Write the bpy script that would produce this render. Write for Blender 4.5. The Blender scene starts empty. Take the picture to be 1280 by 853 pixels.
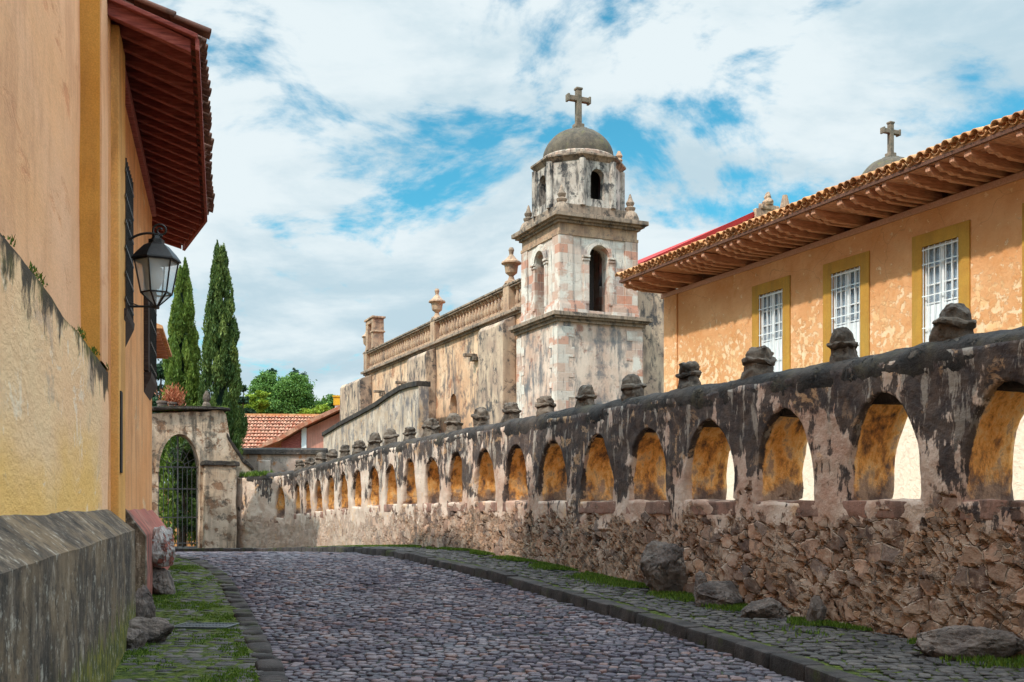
import bpy, bmesh, math, random
import numpy as np
from mathutils import Vector, Matrix, noise as mnoise
R = math.radians
random.seed(7); rng = np.random.default_rng(7)
scene = bpy.context.scene
col = scene.collection

# ------------------------------------------------------------------ camera, sky, sun, exposure
F = 1300.0; HZ = 630.0; CH = 1.6
cam_d = bpy.data.cameras.new('camera'); cam = bpy.data.objects.new('camera', cam_d); col.objects.link(cam)
cam.location = (0, 0, CH); cam.rotation_euler = (R(90), 0, 0)
cam_d.sensor_width = 36; cam_d.lens = 36 * F / 1280; cam_d.shift_y = (HZ - 426.5) / 1280
cam_d.clip_start = 0.1; cam_d.clip_end = 6000
scene.camera = cam
scene.render.engine = 'CYCLES'
scene.view_settings.view_transform = 'Standard'; scene.view_settings.look = 'None'
scene.view_settings.gamma = 1; scene.view_settings.exposure = 0.80

SUN_AZ = math.atan2(-0.72, -0.69)      # x, y towards the sun
SUN_H = Vector((-0.72, -0.69)).normalized(); SUN_EL = R(47)
world = bpy.data.worlds.new("World"); scene.world = world; world.use_nodes = True
SUNV = Vector((SUN_H.x * math.cos(SUN_EL), SUN_H.y * math.cos(SUN_EL), math.sin(SUN_EL)))
sd = bpy.data.lights.new('sun', 'SUN'); sd.energy = 2.3; sd.angle = R(1.5); sd.color = (1, 0.93, 0.82)
sun = bpy.data.objects.new('sun', sd); col.objects.link(sun)
sun.rotation_euler = SUNV.to_track_quat('Z', 'Y').to_euler(); sun.location = (-20, -20, 40)

class NT:
    """tiny helper over a node tree"""
    def __init__(s, tree): s.t = tree; s.n = tree.nodes; s.l = tree.links
    def set(s, sock, v):
        if isinstance(v, bpy.types.NodeSocket): s.l.new(v, sock)
        elif v is not None:
            if isinstance(v, (tuple, list)) and sock.type == 'RGBA' and len(v) == 3: v = (*v, 1)
            sock.default_value = v
    def new(s, ty, **kw):
        nd = s.n.new(ty)
        for k, v in kw.items(): setattr(nd, k, v)
        return nd
    def coord(s, which='Object'): return s.new('ShaderNodeTexCoord').outputs[which]
    def rnd(s): return s.new('ShaderNodeObjectInfo').outputs['Random']
    def map(s, vec, scale=(1, 1, 1), loc=(0, 0, 0), rot=(0, 0, 0)):
        m = s.new('ShaderNodeMapping'); s.set(m.inputs[0], vec); s.set(m.inputs['Scale'], scale); s.set(m.inputs['Location'], loc); s.set(m.inputs['Rotation'], rot)
        return m.outputs[0]
    def noise(s, vec, scale=1, detail=4, rough=.55, dist=0, out=0):
        m = s.new('ShaderNodeTexNoise'); s.set(m.inputs['Vector'], vec); s.set(m.inputs['Scale'], scale)
        s.set(m.inputs['Detail'], detail); s.set(m.inputs['Roughness'], rough); s.set(m.inputs['Distortion'], dist)
        return m.outputs[out]
    def voro(s, vec, scale=1, feature='F1', out=0, rand=1):
        m = s.new('ShaderNodeTexVoronoi', feature=feature); s.set(m.inputs['Vector'], vec); s.set(m.inputs['Scale'], scale); s.set(m.inputs['Randomness'], rand)
        return m.outputs[out]
    def ramp(s, fac, stops):
        m = s.new('ShaderNodeValToRGB'); s.set(m.inputs[0], fac)
        e = m.color_ramp.elements
        while len(e) < len(stops): e.new(.5)
        for i, (p, c) in enumerate(stops):
            e[i].position = p
            e[i].color = (c, c, c, 1) if isinstance(c, (int, float)) else (*c, 1)
        return m.outputs[0]
    def mix(s, fac, a, b, mode='MIX'):
        m = s.new('ShaderNodeMix', data_type='RGBA', blend_type=mode)
        s.set(m.inputs[0], fac); s.set(m.inputs[6], a); s.set(m.inputs[7], b)
        return m.outputs[2]
    def m(s, op, a, b=None, c=None, clamp=False):
        m = s.new('ShaderNodeMath', operation=op, use_clamp=clamp)
        s.set(m.inputs[0], a)
        if b is not None: s.set(m.inputs[1], b)
        if c is not None: s.set(m.inputs[2], c)
        return m.outputs[0]
    def mr(s, v, a, b, c=0, d=1, smooth=True):
        m = s.new('ShaderNodeMapRange', interpolation_type='SMOOTHSTEP' if smooth else 'LINEAR', clamp=True) if smooth else s.new('ShaderNodeMapRange')
        s.set(m.inputs[0], v)
        for i, x in enumerate((a, b, c, d)): s.set(m.inputs[i + 1], x)
        return m.outputs[0]
    def sep(s, vec):
        m = s.new('ShaderNodeSeparateXYZ'); s.set(m.inputs[0], vec); return m.outputs
    def comb(s, x, y, z):
        m = s.new('ShaderNodeCombineXYZ'); s.set(m.inputs[0], x); s.set(m.inputs[1], y); s.set(m.inputs[2], z); return m.outputs[0]
    def vadd(s, a, b):
        m = s.new('ShaderNodeVectorMath', operation='ADD'); s.set(m.inputs[0], a); s.set(m.inputs[1], b); return m.outputs[0]
    def vscale(s, a, k):
        m = s.new('ShaderNodeVectorMath', operation='SCALE'); s.set(m.inputs[0], a); s.set(m.inputs[3], k); return m.outputs[0]
    def attr(s, name):
        return s.new('ShaderNodeAttribute', attribute_name=name).outputs['Fac']
    def bump(s, h, strength=.5, dist=.02):
        m = s.new('ShaderNodeBump'); s.set(m.inputs['Strength'], strength); s.set(m.inputs['Distance'], dist); s.set(m.inputs['Height'], h); return m.outputs[0]

# sky: Nishita sky with broken cloud
w = NT(world.node_tree); w.n.clear()
sky = w.new('ShaderNodeTexSky', sky_type='NISHITA', sun_disc=False)
sky.sun_elevation = SUN_EL; sky.sun_rotation = math.atan2(SUN_H.x, SUN_H.y); sky.air_density = 1.0; sky.dust_density = .6; sky.ozone_density = 2
g = w.coord('Generated'); gs = w.sep(g)
den = w.m('ADD', w.m('MAXIMUM', gs[2], 0.0), 0.30)
cv = w.comb(w.m('DIVIDE', gs[0], den), w.m('DIVIDE', gs[1], den), w.m('MULTIPLY', gs[2], .8))
big = w.noise(w.map(cv, (1.0, 1.0, 1), (5.5, 9.7, 0)), 2.8, 10, .60, .5)
wisp = w.noise(w.map(cv, (1.0, 1.1, 1), (7.1, 2.3, 4)), 5.0, 8, .62, .5)
cm = w.m('ADD', w.m('MULTIPLY', big, .78), w.m('MULTIPLY', wisp, .22))
mask = w.mr(cm, .405, .505)
mask = w.m('MAXIMUM', mask, w.mr(gs[2], .20, .02, 0, .8))
shade = w.noise(w.map(cv, (1, 1.3, 1), (3.25, 1.6, .1)), 2.0, 8, .6, .2)
cloud = w.mix(w.mr(shade, .38, .60), (3.6, 4.7, 5.3), (5.5, 6.15, 6.4))
blue = w.mix(1, sky.outputs[0], (.40, 1.20, 1.14), 'MULTIPLY')
skyc = w.mix(mask, blue, cloud)
# sky above the frame multiplied up as added fill for the shaded walls
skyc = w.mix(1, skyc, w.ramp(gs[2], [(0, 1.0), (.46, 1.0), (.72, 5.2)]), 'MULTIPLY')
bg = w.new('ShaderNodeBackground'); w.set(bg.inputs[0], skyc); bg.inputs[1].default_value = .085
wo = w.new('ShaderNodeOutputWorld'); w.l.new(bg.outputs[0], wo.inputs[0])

# ------------------------------------------------------------------ materials
def new_mat(name):
    mt = bpy.data.materials.new(name); mt.use_nodes = True
    t = NT(mt.node_tree); t.mat = mt; t.b = t.n['Principled BSDF']; t.out = t.n['Material Output']
    return t
def fin(t, color, rough=.85, normal=None, spec=.3):
    t.set(t.b.inputs['Base Color'], color); t.set(t.b.inputs['Roughness'], rough)
    if normal is not None: t.set(t.b.inputs['Normal'], normal)
    t.set(t.b.inputs['Specular IOR Level'], spec)
    return t.mat
def vecr(t, k=37.0):
    """object coordinates shifted by a per-object random amount"""
    return t.vadd(t.coord(), t.vscale(t.comb(t.rnd(), t.rnd(), t.rnd()), k))
def warped(t, v, scale=2, amt=.15):
    return t.vadd(v, t.vscale(t.vadd(t.noise(v, scale, 3, out=1), (-.5, -.5, -.5)), amt))

def plaster(name, c1, c2, stain=None, streak=.5, patch=None, patch_t=(.55, .62), scale=.8, bump=.4, moss=None, soot=.0, rough=.9, fine=.12, ran=False, ss=1.0, sy=1.0):
    """limewashed wall: cloudy tones, run-off streaks, flaked patches"""
    t = new_mat(name); v = vecr(t) if ran else t.coord()
    if sy != 1: v = t.map(v, (1, sy, 1))
    c = t.mix(t.mr(t.noise(v, scale, 6, .62), .33, .67), c1, c2)
    n2 = t.noise(v, scale * 7, 6, .7)
    c = t.mix(t.m('MULTIPLY', t.mr(n2, .3, .75), .35), c, t.mix(.5, c, (c1[0] * .5, c1[1] * .45, c1[2] * .4)))
    hgt = t.m('MULTIPLY', t.noise(v, 9, 8, .65), .6)
    if patch:
        pn = t.noise(warped(t, v, 3, .3), scale * 2.4, 8, .68)
        pm = t.mr(pn, patch_t[0], patch_t[1])
        c = t.mix(pm, c, t.mix(t.mr(n2, .35, .6), patch, (patch[0] * .75, patch[1] * .7, patch[2] * .66)))
        hgt = t.m('SUBTRACT', hgt, t.m('MULTIPLY', pm, .5))
    if stain:
        sv = t.map(warped(t, v, 1.5, .12), (3.2 * ss, 3.2 * ss, (.28 if ss == 1 else .75) * ss))
        s1 = t.mr(t.noise(sv, 1.6, 7, .68), .45, .60)
        s2 = t.mr(t.noise(v, .45, 4, .6), .35, .62)
        c = t.mix(t.m('MULTIPLY', t.m('MULTIPLY', s1, t.m('ADD', t.m('MULTIPLY', s2, .8), .2)), streak), c, stain)
        c = t.mix(t.m('MULTIPLY', t.mr(t.noise(v, 2.3 * ss, 9, .74), .51, .62), soot), c, stain)
    if moss:
        c = t.mix(t.m('MULTIPLY', t.mr(t.noise(v, 1.7, 6, .7), .52, .68), .8), c, moss)
    grain = t.noise(v, 60, 4, .7)
    c = t.mix(fine * 2, c, t.mix(t.mr(grain, .35, .65), (.25, .22, .2), (1, .98, .95)), 'MULTIPLY') if fine else c
    nb = t.bump(t.m('ADD', hgt, t.m('MULTIPLY', grain, .12)), bump, .04)
    return fin(t, c, rough, nb, .2)

M = {}
M['left_wall'] = plaster('left_wall_limewash', (.88, .50, .29), (.85, .44, .21), (.62, .30, .15), .6, scale=.5, sy=.35, patch=(.80, .36, .17), patch_t=(.56, .66), bump=.25, fine=.08)
M['pier_shade'] = plaster('left_pier_shade_tone', (.74, .36, .08), (.66, .29, .055), (.36, .16, .05), .4, scale=.9, bump=.3)  # darker wash that paints the shade on the pier's front
M['strip'] = plaster('ochre_strip_limewash', (.86, .46, .16), (.80, .38, .10), (.42, .2, .07), .6, scale=.8, sy=.5, bump=.3)
M['far_left_wall'] = plaster('far_left_limewash', (.86, .43, .19), (.80, .35, .13), (.44, .20, .09), .6, scale=.7, sy=.4, patch=(.90, .55, .30), patch_t=(.58, .66), bump=.35)
M['cream_band'] = plaster('cream_limewash', (.83, .62, .47), (.78, .50, .30), (.6, .3, .14), .4, patch=(.72, .40, .2), patch_t=(.6, .66))
M['pink_wall'] = plaster('pink_limewash', (.70, .33, .25), (.62, .26, .19), (.3, .14, .1), .4)
M['pink_plinth'] = plaster('pink_plinth_paint', (.40, .12, .09), (.46, .19, .14), (.10, .06, .05), .8, patch=(.25, .2, .17), patch_t=(.6, .7), moss=None, soot=.3)
M['church'] = plaster('church_plaster', (.82, .55, .36), (.64, .35, .20), (.10, .09, .09), .85, ss=.45, patch=(.52, .26, .15), patch_t=(.54, .63), scale=.35, bump=.7, soot=.75)
M['church_pale'] = plaster('tower_plaster', (.76, .58, .47), (.56, .35, .26), (.12, .125, .135), .95, ss=.5, patch=(.50, .27, .2), patch_t=(.56, .66), scale=.55, bump=.7, soot=.7)
M['drum'] = plaster('drum_plaster', (.68, .58, .50), (.42, .34, .29), (.03, .03, .034), 1.0, ss=.75, scale=.9, bump=.7, soot=.9)
M['buttress'] = plaster('buttress_plaster', (.62, .44, .31), (.40, .27, .20), (.05, .05, .055), .95, ss=.5, patch=(.5, .3, .2), patch_t=(.6, .7), scale=.8, bump=.7, soot=.9)
M['cut_stone'] = plaster('cut_stone', (.56, .37, .24), (.44, .26, .17), (.12, .09, .08), .7, scale=1.6, bump=.6, soot=.6, ran=True)
M['cornice'] = plaster('cornice_stone', (.42, .29, .21), (.27, .2, .15), (.06, .05, .045), .8, scale=1.4, bump=.7, soot=.9)
M['gate_wall'] = plaster('gate_plaster', (.66, .52, .40), (.52, .36, .24), (.10, .085, .07), .8, patch=(.36, .21, .13), patch_t=(.52, .60), scale=.7, bump=.9, soot=.8)
M['low_wall'] = plaster('yard_wall_plaster', (.60, .48, .40), (.45, .33, .27), (.12, .1, .09), .7, patch=(.58, .28, .13), patch_t=(.54, .6), soot=.6)
M['slope_wall'] = plaster('buttress_wall_plaster', (.62, .48, .38), (.44, .31, .22), (.12, .11, .12), .9, ss=.6, patch=(.6, .38, .22), patch_t=(.56, .64), soot=.7)
M['coping'] = plaster('black_coping', (.030, .025, .024), (.080, .060, .049), (.02, .018, .017), .5, patch=(.17, .135, .11), patch_t=(.57, .63), scale=2.2, bump=1.4, moss=(.085, .066, .04), soot=.6)
M['pinnacle'] = plaster('weathered_pinnacle', (.115, .085, .065), (.20, .15, .115), (.03, .025, .022), .6, patch=(.30, .2, .15), patch_t=(.6, .68), scale=4, bump=1.2, soot=.7, ran=True)
M['dome'] = plaster('dome_render', (.15, .115, .08), (.09, .07, .055), (.04, .035, .03), .5, scale=2, bump=1.0, moss=(.16, .14, .05), soot=.5)
M['dome_band'] = plaster('dome_band', (.45, .38, .31), (.5, .3, .22), (.06, .05, .045), .8, scale=2, bump=.6, soot=.6)
M['cross'] = plaster('cross_stone', (.26, .19, .14), (.17, .14, .105), (.06, .05, .04), .5, scale=3, bump=.8, soot=.5)
M['rock'] = plaster('basalt_boulder', (.13, .098, .088), (.21, .16, .135), (.03, .026, .026), .6, patch=(.30, .24, .2), patch_t=(.57, .64), scale=2.5, bump=1.3, soot=.6, ran=True)
M['pale_rock'] = plaster('painted_boulder', (.50, .44, .41), (.34, .27, .25), (.1, .07, .07), .4, patch=(.36, .12, .09), patch_t=(.50, .58), scale=2.2, bump=.9, ran=True)
M['yellow_trim'] = plaster('ochre_trim', (.55, .30, .055), (.47, .23, .045), (.30, .18, .05), .4, scale=1.4, bump=.3)
M['white_paint'] = plaster('white_paint', (.80, .80, .80), (.72, .73, .75), None, 0, scale=3, bump=.1, fine=.03)
M['tank'] = plaster('yellow_tank', (.72, .40, .03), (.62, .33, .03), (.3, .17, .05), .5, scale=2)
M['pot'] = plaster('old_pot', (.16, .13, .115), (.24, .17, .14), (.05, .04, .04), .5, scale=5, bump=1)

# left lower wall: pale, with ochre wash low down and black-green runs under the ledge
def m_left_low():
    t = new_mat('left_lower_wall'); v = t.map(t.coord(), (1, .42, 1)); s = t.sep(v)
    c = t.mix(t.mr(t.noise(v, .9, 7, .65), .32, .68), (.88, .60, .34), (.84, .50, .27))
    c = t.mix(t.m('MULTIPLY', t.mr(t.m('ADD', s[2], t.m('MULTIPLY', t.noise(v, 1.1, 5), 1.6)), 3.1, 2.4), .75), c, (.86, .48, .11))
    c = t.mix(t.m('MULTIPLY', t.mr(t.noise(t.map(v, (1, 1.3, .9)), 1.3, 9, .72, .6), .53, .64), .6), c, (.45, .32, .25))
    c = t.mix(t.m('MULTIPLY', t.mr(t.noise(t.map(v, (1, 1.4, .8)), 2.3, 9, .75, .8), .56, .62), .55), c, (.88, .74, .58))
    c = t.mix(t.mr(t.m('ADD', s[1], t.m('MULTIPLY', t.noise(v, 2, 5), .5)), 4.75, 5.25), c, (.88, .50, .28))
    run = t.m('ADD', t.m('MULTIPLY', t.noise(t.map(warped(t, v, 2, .2), (3, 2.6, .6)), 1.5, 8, .72), 1.6), t.m('ADD', s[2], t.m('MULTIPLY', t.noise(t.map(v, (1, 1, 0)), .55, 3), .9)))
    c = t.mix(t.m('MULTIPLY', t.m('MAXIMUM', t.mr(run, 3.98, 4.16), t.mr(t.m('ADD', s[2], t.m('MULTIPLY', t.noise(v, 6, 6, .7), .14)), 3.06, 3.10)), .95), c, t.mix(t.mr(t.noise(v, 2, 3), .45, .6), (.03, .025, .018), (.10, .09, .02)))
    c = t.mix(t.m('MULTIPLY', t.mr(t.noise(v, 14, 8, .75), .6, .7), .3), c, (.25, .17, .12))
    return fin(t, c, .9, t.bump(t.m('ADD', t.noise(v, 2.5, 8, .7), t.m('MULTIPLY', t.noise(v, 14, 8, .7), .5)), .55, .05), .2)
M['left_low'] = m_left_low()

def m_plinth():
    t = new_mat('grey_plinth'); v = t.coord(); s = t.sep(v)
    st = t.noise(t.map(warped(t, v, 4, .10), (4, 2.0, .95)), 2.4, 9, .76, .25)
    topb = t.mr(t.m('ADD', s[2], t.m('MULTIPLY', t.noise(v, 3, 4), .06)), 1.30, 1.37)
    st = t.m('ADD', t.m('MULTIPLY', st, t.m('SUBTRACT', 1, topb)), t.m('MULTIPLY', t.m('SUBTRACT', t.noise(t.map(v, (1.4, .8, 1)), 4.5, 9, .78), .02), topb))
    c = t.ramp(st, [(.36, (.022, .017, .014)), (.48, (.075, .055, .041)), (.57, (.16, .115, .080)), (.63, (.28, .22, .165)), (.72, (.56, .48, .40))])
    c = t.mix(t.m('MULTIPLY', t.mr(t.noise(v, 1.3, 6, .6), .45, .62), .5), c, (.26, .17, .095))
    # moss low down and near the joint
    low = t.m('ADD', s[2], t.m('MULTIPLY', t.noise(t.map(v, (3, 1.5, .8)), 2, 6, .7), -1.0))
    mg = t.mr(low, .16, -.10)
    c = t.mix(t.m('MULTIPLY', mg, .92), c, t.mix(t.mr(t.noise(v, 9, 5), .4, .6), (.055, .065, .008), (.17, .15, .015)))
    c = t.mix(t.m('MULTIPLY', t.mr(t.noise(v, 7, 9, .78), .53, .60), .65), c, (.03, .024, .02))
    c = t.mix(t.m('MULTIPLY', t.mr(t.noise(t.map(v, (1, 1, 1), (5, 5, 5)), 9, 9, .8), .56, .61), .6), c, (.50, .44, .36))
    return fin(t, c, .9, t.bump(t.m('ADD', t.m('MULTIPLY', st, .5), t.noise(v, 18, 8, .75)), .6, .02), .25)
M['plinth'] = m_plinth()

def m_arcade(y_split=0):
    """front: sooty plaster over rubble; inside the arches: ochre with warm bounced light painted in"""
    t = new_mat('arcade_wall_render'); v = t.coord(); s = t.sep(v)
    drop = t.mr(s[1], 18, 37, 0, -.45)
    z = t.m('SUBTRACT', s[2], drop)
    wv = warped(t, v, 2.6, .12)
    # ---- rubble
    rv = t.map(wv, (1, 1, 1.25))
    sz = 4.6
    edge = t.voro(rv, sz, 'DISTANCE_TO_EDGE'); cid = t.voro(rv, sz, 'F1', 1)
    edge2 = t.voro(rv, 12, 'DISTANCE_TO_EDGE'); cid2 = t.voro(rv, 12, 'F1', 1)
    cr = t.sep(cid)[0]; cr2 = t.sep(cid2)[1]
    sel = t.mr(t.noise(v, 1.6, 4), .47, .52)
    stone_c = t.ramp(cr, [(0, (.10, .06, .05)), (.25, (.26, .155, .105)), (.45, (.38, .215, .135)), (.62, (.17, .125, .11)), (.8, (.47, .27, .18)), (1, (.07, .055, .055))])
    stone_c2 = t.ramp(cr2, [(0, (.17, .11, .08)), (.35, (.33, .20, .13)), (.6, (.46, .27, .17)), (1, (.12, .09, .07))])
    sc = t.mix(sel, stone_c, stone_c2)
    sc = t.mix(t.m('MULTIPLY', t.mr(t.noise(v, 12, 8, .72), .4, .65), .5), sc, t.mix(.5, sc, (.45, .30, .22)))
    ed = t.mix(sel, t.mr(edge, .0, .10), t.mr(edge2, .0, .12))
    mort = t.mix(t.mr(t.noise(v, 6, 6, .7), .4, .62), (.40, .28, .20), (.11, .07, .05))
    rub = t.mix(t.mr(ed, .1, .5), mort, sc)
    rub = t.mix(t.m('MULTIPLY', t.mr(t.noise(v, 3.0, 8, .72), .52, .60), .55), rub, (.06, .045, .04))
    rub = t.mix(t.m('MULTIPLY', t.mr(t.noise(t.map(v, (1, 1, 1), (9, 3, 1)), 2.2, 8, .74), .51, .57), .75), rub, (.44, .315, .24))
    # ---- plaster
    pl = t.mix(t.mr(t.noise(v, 1.4, 7, .65), .35, .65), (.60, .45, .36), (.42, .24, .17))
    pl = t.mix(t.m('MULTIPLY', t.mr(t.noise(v, 18, 6, .7), .45, .7), .4), pl, (.55, .45, .37))
    runs = t.noise(t.map(warped(t, v, 3, .16), (3.4, 3.4, 1.0)), 1.5, 8, .70)
    runs2 = t.noise(t.map(v, (7, 7, 1.2)), 1.6, 6, .7)
    # soot: thick under the coping, thinning into runs lower down
    far = t.mr(s[1], 15, 27)
    thr = t.mr(z, 2.85, 1.35, .35, .61, smooth=False)
    thr = t.m('ADD', thr, t.m('MULTIPLY', far, .10))
    thr = t.m('ADD', thr, t.m('MULTIPLY', t.m('SUBTRACT', t.noise(v, 1.5, 6), .5), 1.0))
    soot = t.mr(t.m('SUBTRACT', t.m('ADD', t.m('MULTIPLY', runs, .75), t.m('MULTIPLY', runs2, .25)), thr), -.015, .03)
    pl = t.mix(t.m('MULTIPLY', far, .45), pl, (.56, .45, .36))
    ctop = t.mix(t.m('MULTIPLY', soot, .94), pl, t.mix(t.mr(t.noise(v, 5, 6, .7), .4, .62), (.020, .016, .019), (.075, .050, .040)))
    och = t.mr(t.noise(v, 2.7, 8, .7, .4), .55, .61)
    ctop = t.mix(t.m('MULTIPLY', och, t.mr(t.noise(v, .8, 3), .42, .56, 0, .6)), ctop, (.62, .36, .19))
    # pale drips
    drip = t.mr(t.noise(t.map(warped(t, v, 3, .12), (6, 6, 1.1)), 1.25, 6, .66), .56, .61)
    ctop = t.mix(t.m('MULTIPLY', t.m('MULTIPLY', drip, t.mr(z, 1.8, 2.7)), t.m('ADD', .55, t.m('MULTIPLY', far, .35))), ctop, (.48, .40, .33))
    # rubble mask
    lim = t.m('ADD', 1.46, t.m('MULTIPLY', t.m('SUBTRACT', t.noise(t.map(v, (1, 1, .8)), 1.7, 8, .66), .5), 2.3))
    rm = t.mr(t.m('SUBTRACT', lim, z), -.012, .012)
    rm = t.m('MULTIPLY', rm, t.m('SUBTRACT', 1, t.m('MULTIPLY', t.mr(s[1], 22, 30), .55)))
    front = t.mix(rm, ctop, rub)
    # ---- reveals: orange glow of bounced light put into the colour
    ov = t.noise(t.map(warped(t, v, 3, .15), (1.6, 1.6, .9)), 2.6, 8, .70)
    oc = t.ramp(ov, [(.36, (.10, .065, .05)), (.43, (.42, .19, .07)), (.50, (.82, .38, .10)), (.57, (.88, .52, .22)), (.64, (.45, .28, .19))])
    oc = t.mix(t.mr(t.m('ADD', z, t.m('MULTIPLY', t.noise(v, 3.5, 7, .7), 1.3)), 2.62, 2.35), oc, t.mix(t.mr(ov, .4, .6), (.14, .095, .08), (.36, .24, .17)))
    rev = t.mr(t.m('ADD', t.attr('depth'), t.m('MULTIPLY', t.noise(v, 4, 6, .7), -.16)), -.02, .0)
    c = t.mix(rev, front, oc)
    h_r = t.m('MULTIPLY', t.mr(ed, .02, .55), 1.0)
    hr = t.m('ADD', t.m('MULTIPLY', h_r, .045), t.m('MULTIPLY', t.noise(v, 6, 5, .6), .04))
    hr = t.m('ADD', hr, t.m('MULTIPLY', t.m('SUBTRACT', cr, .5), .025))
    hp = t.m('ADD', t.m('MULTIPLY', t.noise(v, 3, 6, .6), .045), t.m('MULTIPLY', t.noise(v, 22, 5, .65), .012))
    hp = t.m('ADD', hp, .045)
    h = t.m('ADD', t.m('MULTIPLY', rm, t.m('SUBTRACT', hr, hp)), hp)
    h = t.m('ADD', h, t.m('MULTIPLY', t.noise(v, 1.1, 3), .05))
    dn = t.new('ShaderNodeDisplacement'); t.set(dn.inputs['Height'], h); dn.inputs['Midlevel'].default_value = .08; dn.inputs['Scale'].default_value = 1
    t.l.new(dn.outputs[0], t.out.inputs['Displacement'])
    t.mat.displacement_method = 'BOTH'
    return fin(t, c, .88, None, .25)
M['arcade'] = m_arcade()
M['sill'] = plaster('pink_sill', (.38, .20, .15), (.28, .17, .13), (.06, .045, .04), .7, patch=(.45, .33, .26), patch_t=(.58, .66), scale=2.2, bump=.8, soot=.5)

def m_house():
    """ochre limewash flaking to a paler coat lower down"""
    t = new_mat('ochre_house_wall'); v = t.coord(); s = t.sep(v)
    c = t.mix(t.mr(t.noise(v, .8, 7, .62), .35, .65), (.73, .38, .185), (.63, .29, .12))
    c = t.mix(t.m('MULTIPLY', t.mr(t.noise(v, 3.5, 8, .72), .52, .62), .45), c, (.60, .25, .08))
    fl = t.noise(warped(t, v, 5, .10), 6.5, 7, .62)
    zz = t.mr(s[2], 6.9, 5.4, -.05, .07)
    fm = t.mr(t.m('ADD', fl, zz), .575, .60)
    c = t.mix(t.m('MULTIPLY', fm, .85), c, t.mix(t.mr(t.noise(v, 2, 5), .4, .6), (.86, .60, .38), (.80, .48, .24)))
    c = t.mix(t.m('MULTIPLY', t.mr(t.m('ADD', s[2], t.m('MULTIPLY', t.noise(v, .6, 5), 1.0)), 4.6, 4.2), .95), c, (.84, .66, .52))
    cr = t.voro(warped(t, v, 1.5, .5), .7, 'DISTANCE_TO_EDGE')
    c = t.mix(t.m('MULTIPLY', t.m('MULTIPLY', t.mr(cr, .008, .0), t.mr(s[2], 4.2, 5.0)), .35), c, (.30, .13, .05))
    return fin(t, c, .9, t.bump(t.m('SUBTRACT', t.noise(v, 5, 9, .72), t.m('MULTIPLY', fm, .25)), .75, .05), .2)
M['house'] = m_house()

def m_brick():
    """coursed pink and grey ashlar under thin plaster"""
    t = new_mat('tower_ashlar'); v = t.coord(); s = t.sep(v)
    uv = t.comb(t.m('ADD', s[0], s[1]), s[2], 0)
    b = t.new('ShaderNodeTexBrick'); t.set(b.inputs['Vector'], uv); b.inputs['Scale'].default_value = 1
    b.inputs['Brick Width'].default_value = .75; b.inputs['Row Height'].default_value = .42; b.inputs['Mortar Size'].default_value = .012
    b.inputs['Color1'].default_value = (0, 0, 0, 1); b.inputs['Color2'].default_value = (1, 1, 1, 1); b.inputs['Mortar'].default_value = (.5, .5, .5, 1)
    bc = t.ramp(b.outputs[0], [(0, (.58, .49, .42)), (.35, (.50, .30, .22)), (.55, (.62, .52, .44)), (.8, (.52, .24, .16)), (1, (.36, .30, .27))])
    c = t.mix(t.mr(t.noise(v, .9, 7, .65), .50, .60), bc, (.66, .57, .49))
    st = t.noise(t.map(warped(t, v, 1.5, .1), (3.4, 3.4, .4)), 1.3, 8, .7)
    c = t.mix(t.m('MULTIPLY', t.mr(st, .53, .67), .85), c, (.10, .095, .095))
    c = t.mix(t.m('MULTIPLY', t.mr(t.noise(v, 5, 8, .72), .58, .68), .6), c, (.14, .11, .09))
    h = t.m('SUBTRACT', t.noise(v, 8, 8, .7), t.m('MULTIPLY', b.outputs['Fac'], .4))
    return fin(t, c, .9, t.bump(h, .7, .04), .2)
M['ashlar'] = m_brick()

def m_tile(name, cols, sc=1):
    t = new_mat(name); v = t.coord()
    cell = t.voro(v, 3.6 * sc, 'F1', 1)
    c = t.ramp(t.sep(cell)[0], [(0, cols[0]), (.4, cols[1]), (.75, cols[2]), (1, cols[3])])
    c = t.mix(t.m('MULTIPLY', t.mr(t.noise(v, 7, 8, .72), .5, .66), .55), c, (.13, .08, .055))
    return fin(t, c, .85, t.bump(t.noise(v, 20, 6, .7), .5, .02), .25)
M['tile'] = m_tile('clay_tiles', [(.50, .20, .08), (.62, .30, .13), (.40, .17, .08), (.66, .36, .18)])
M['tile_far'] = m_tile('far_clay_tiles', [(.42, .11, .055), (.36, .16, .095), (.50, .25, .16), (.28, .09, .055)])
M['tile_dark'] = m_tile('dark_clay_tiles', [(.16, .07, .05), (.22, .10, .07), (.12, .06, .045), (.28, .15, .1)])
M['red_roof'] = plaster('red_sheet_roof', (.45, .035, .03), (.36, .03, .028), None, 0, scale=2, bump=.1)

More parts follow.
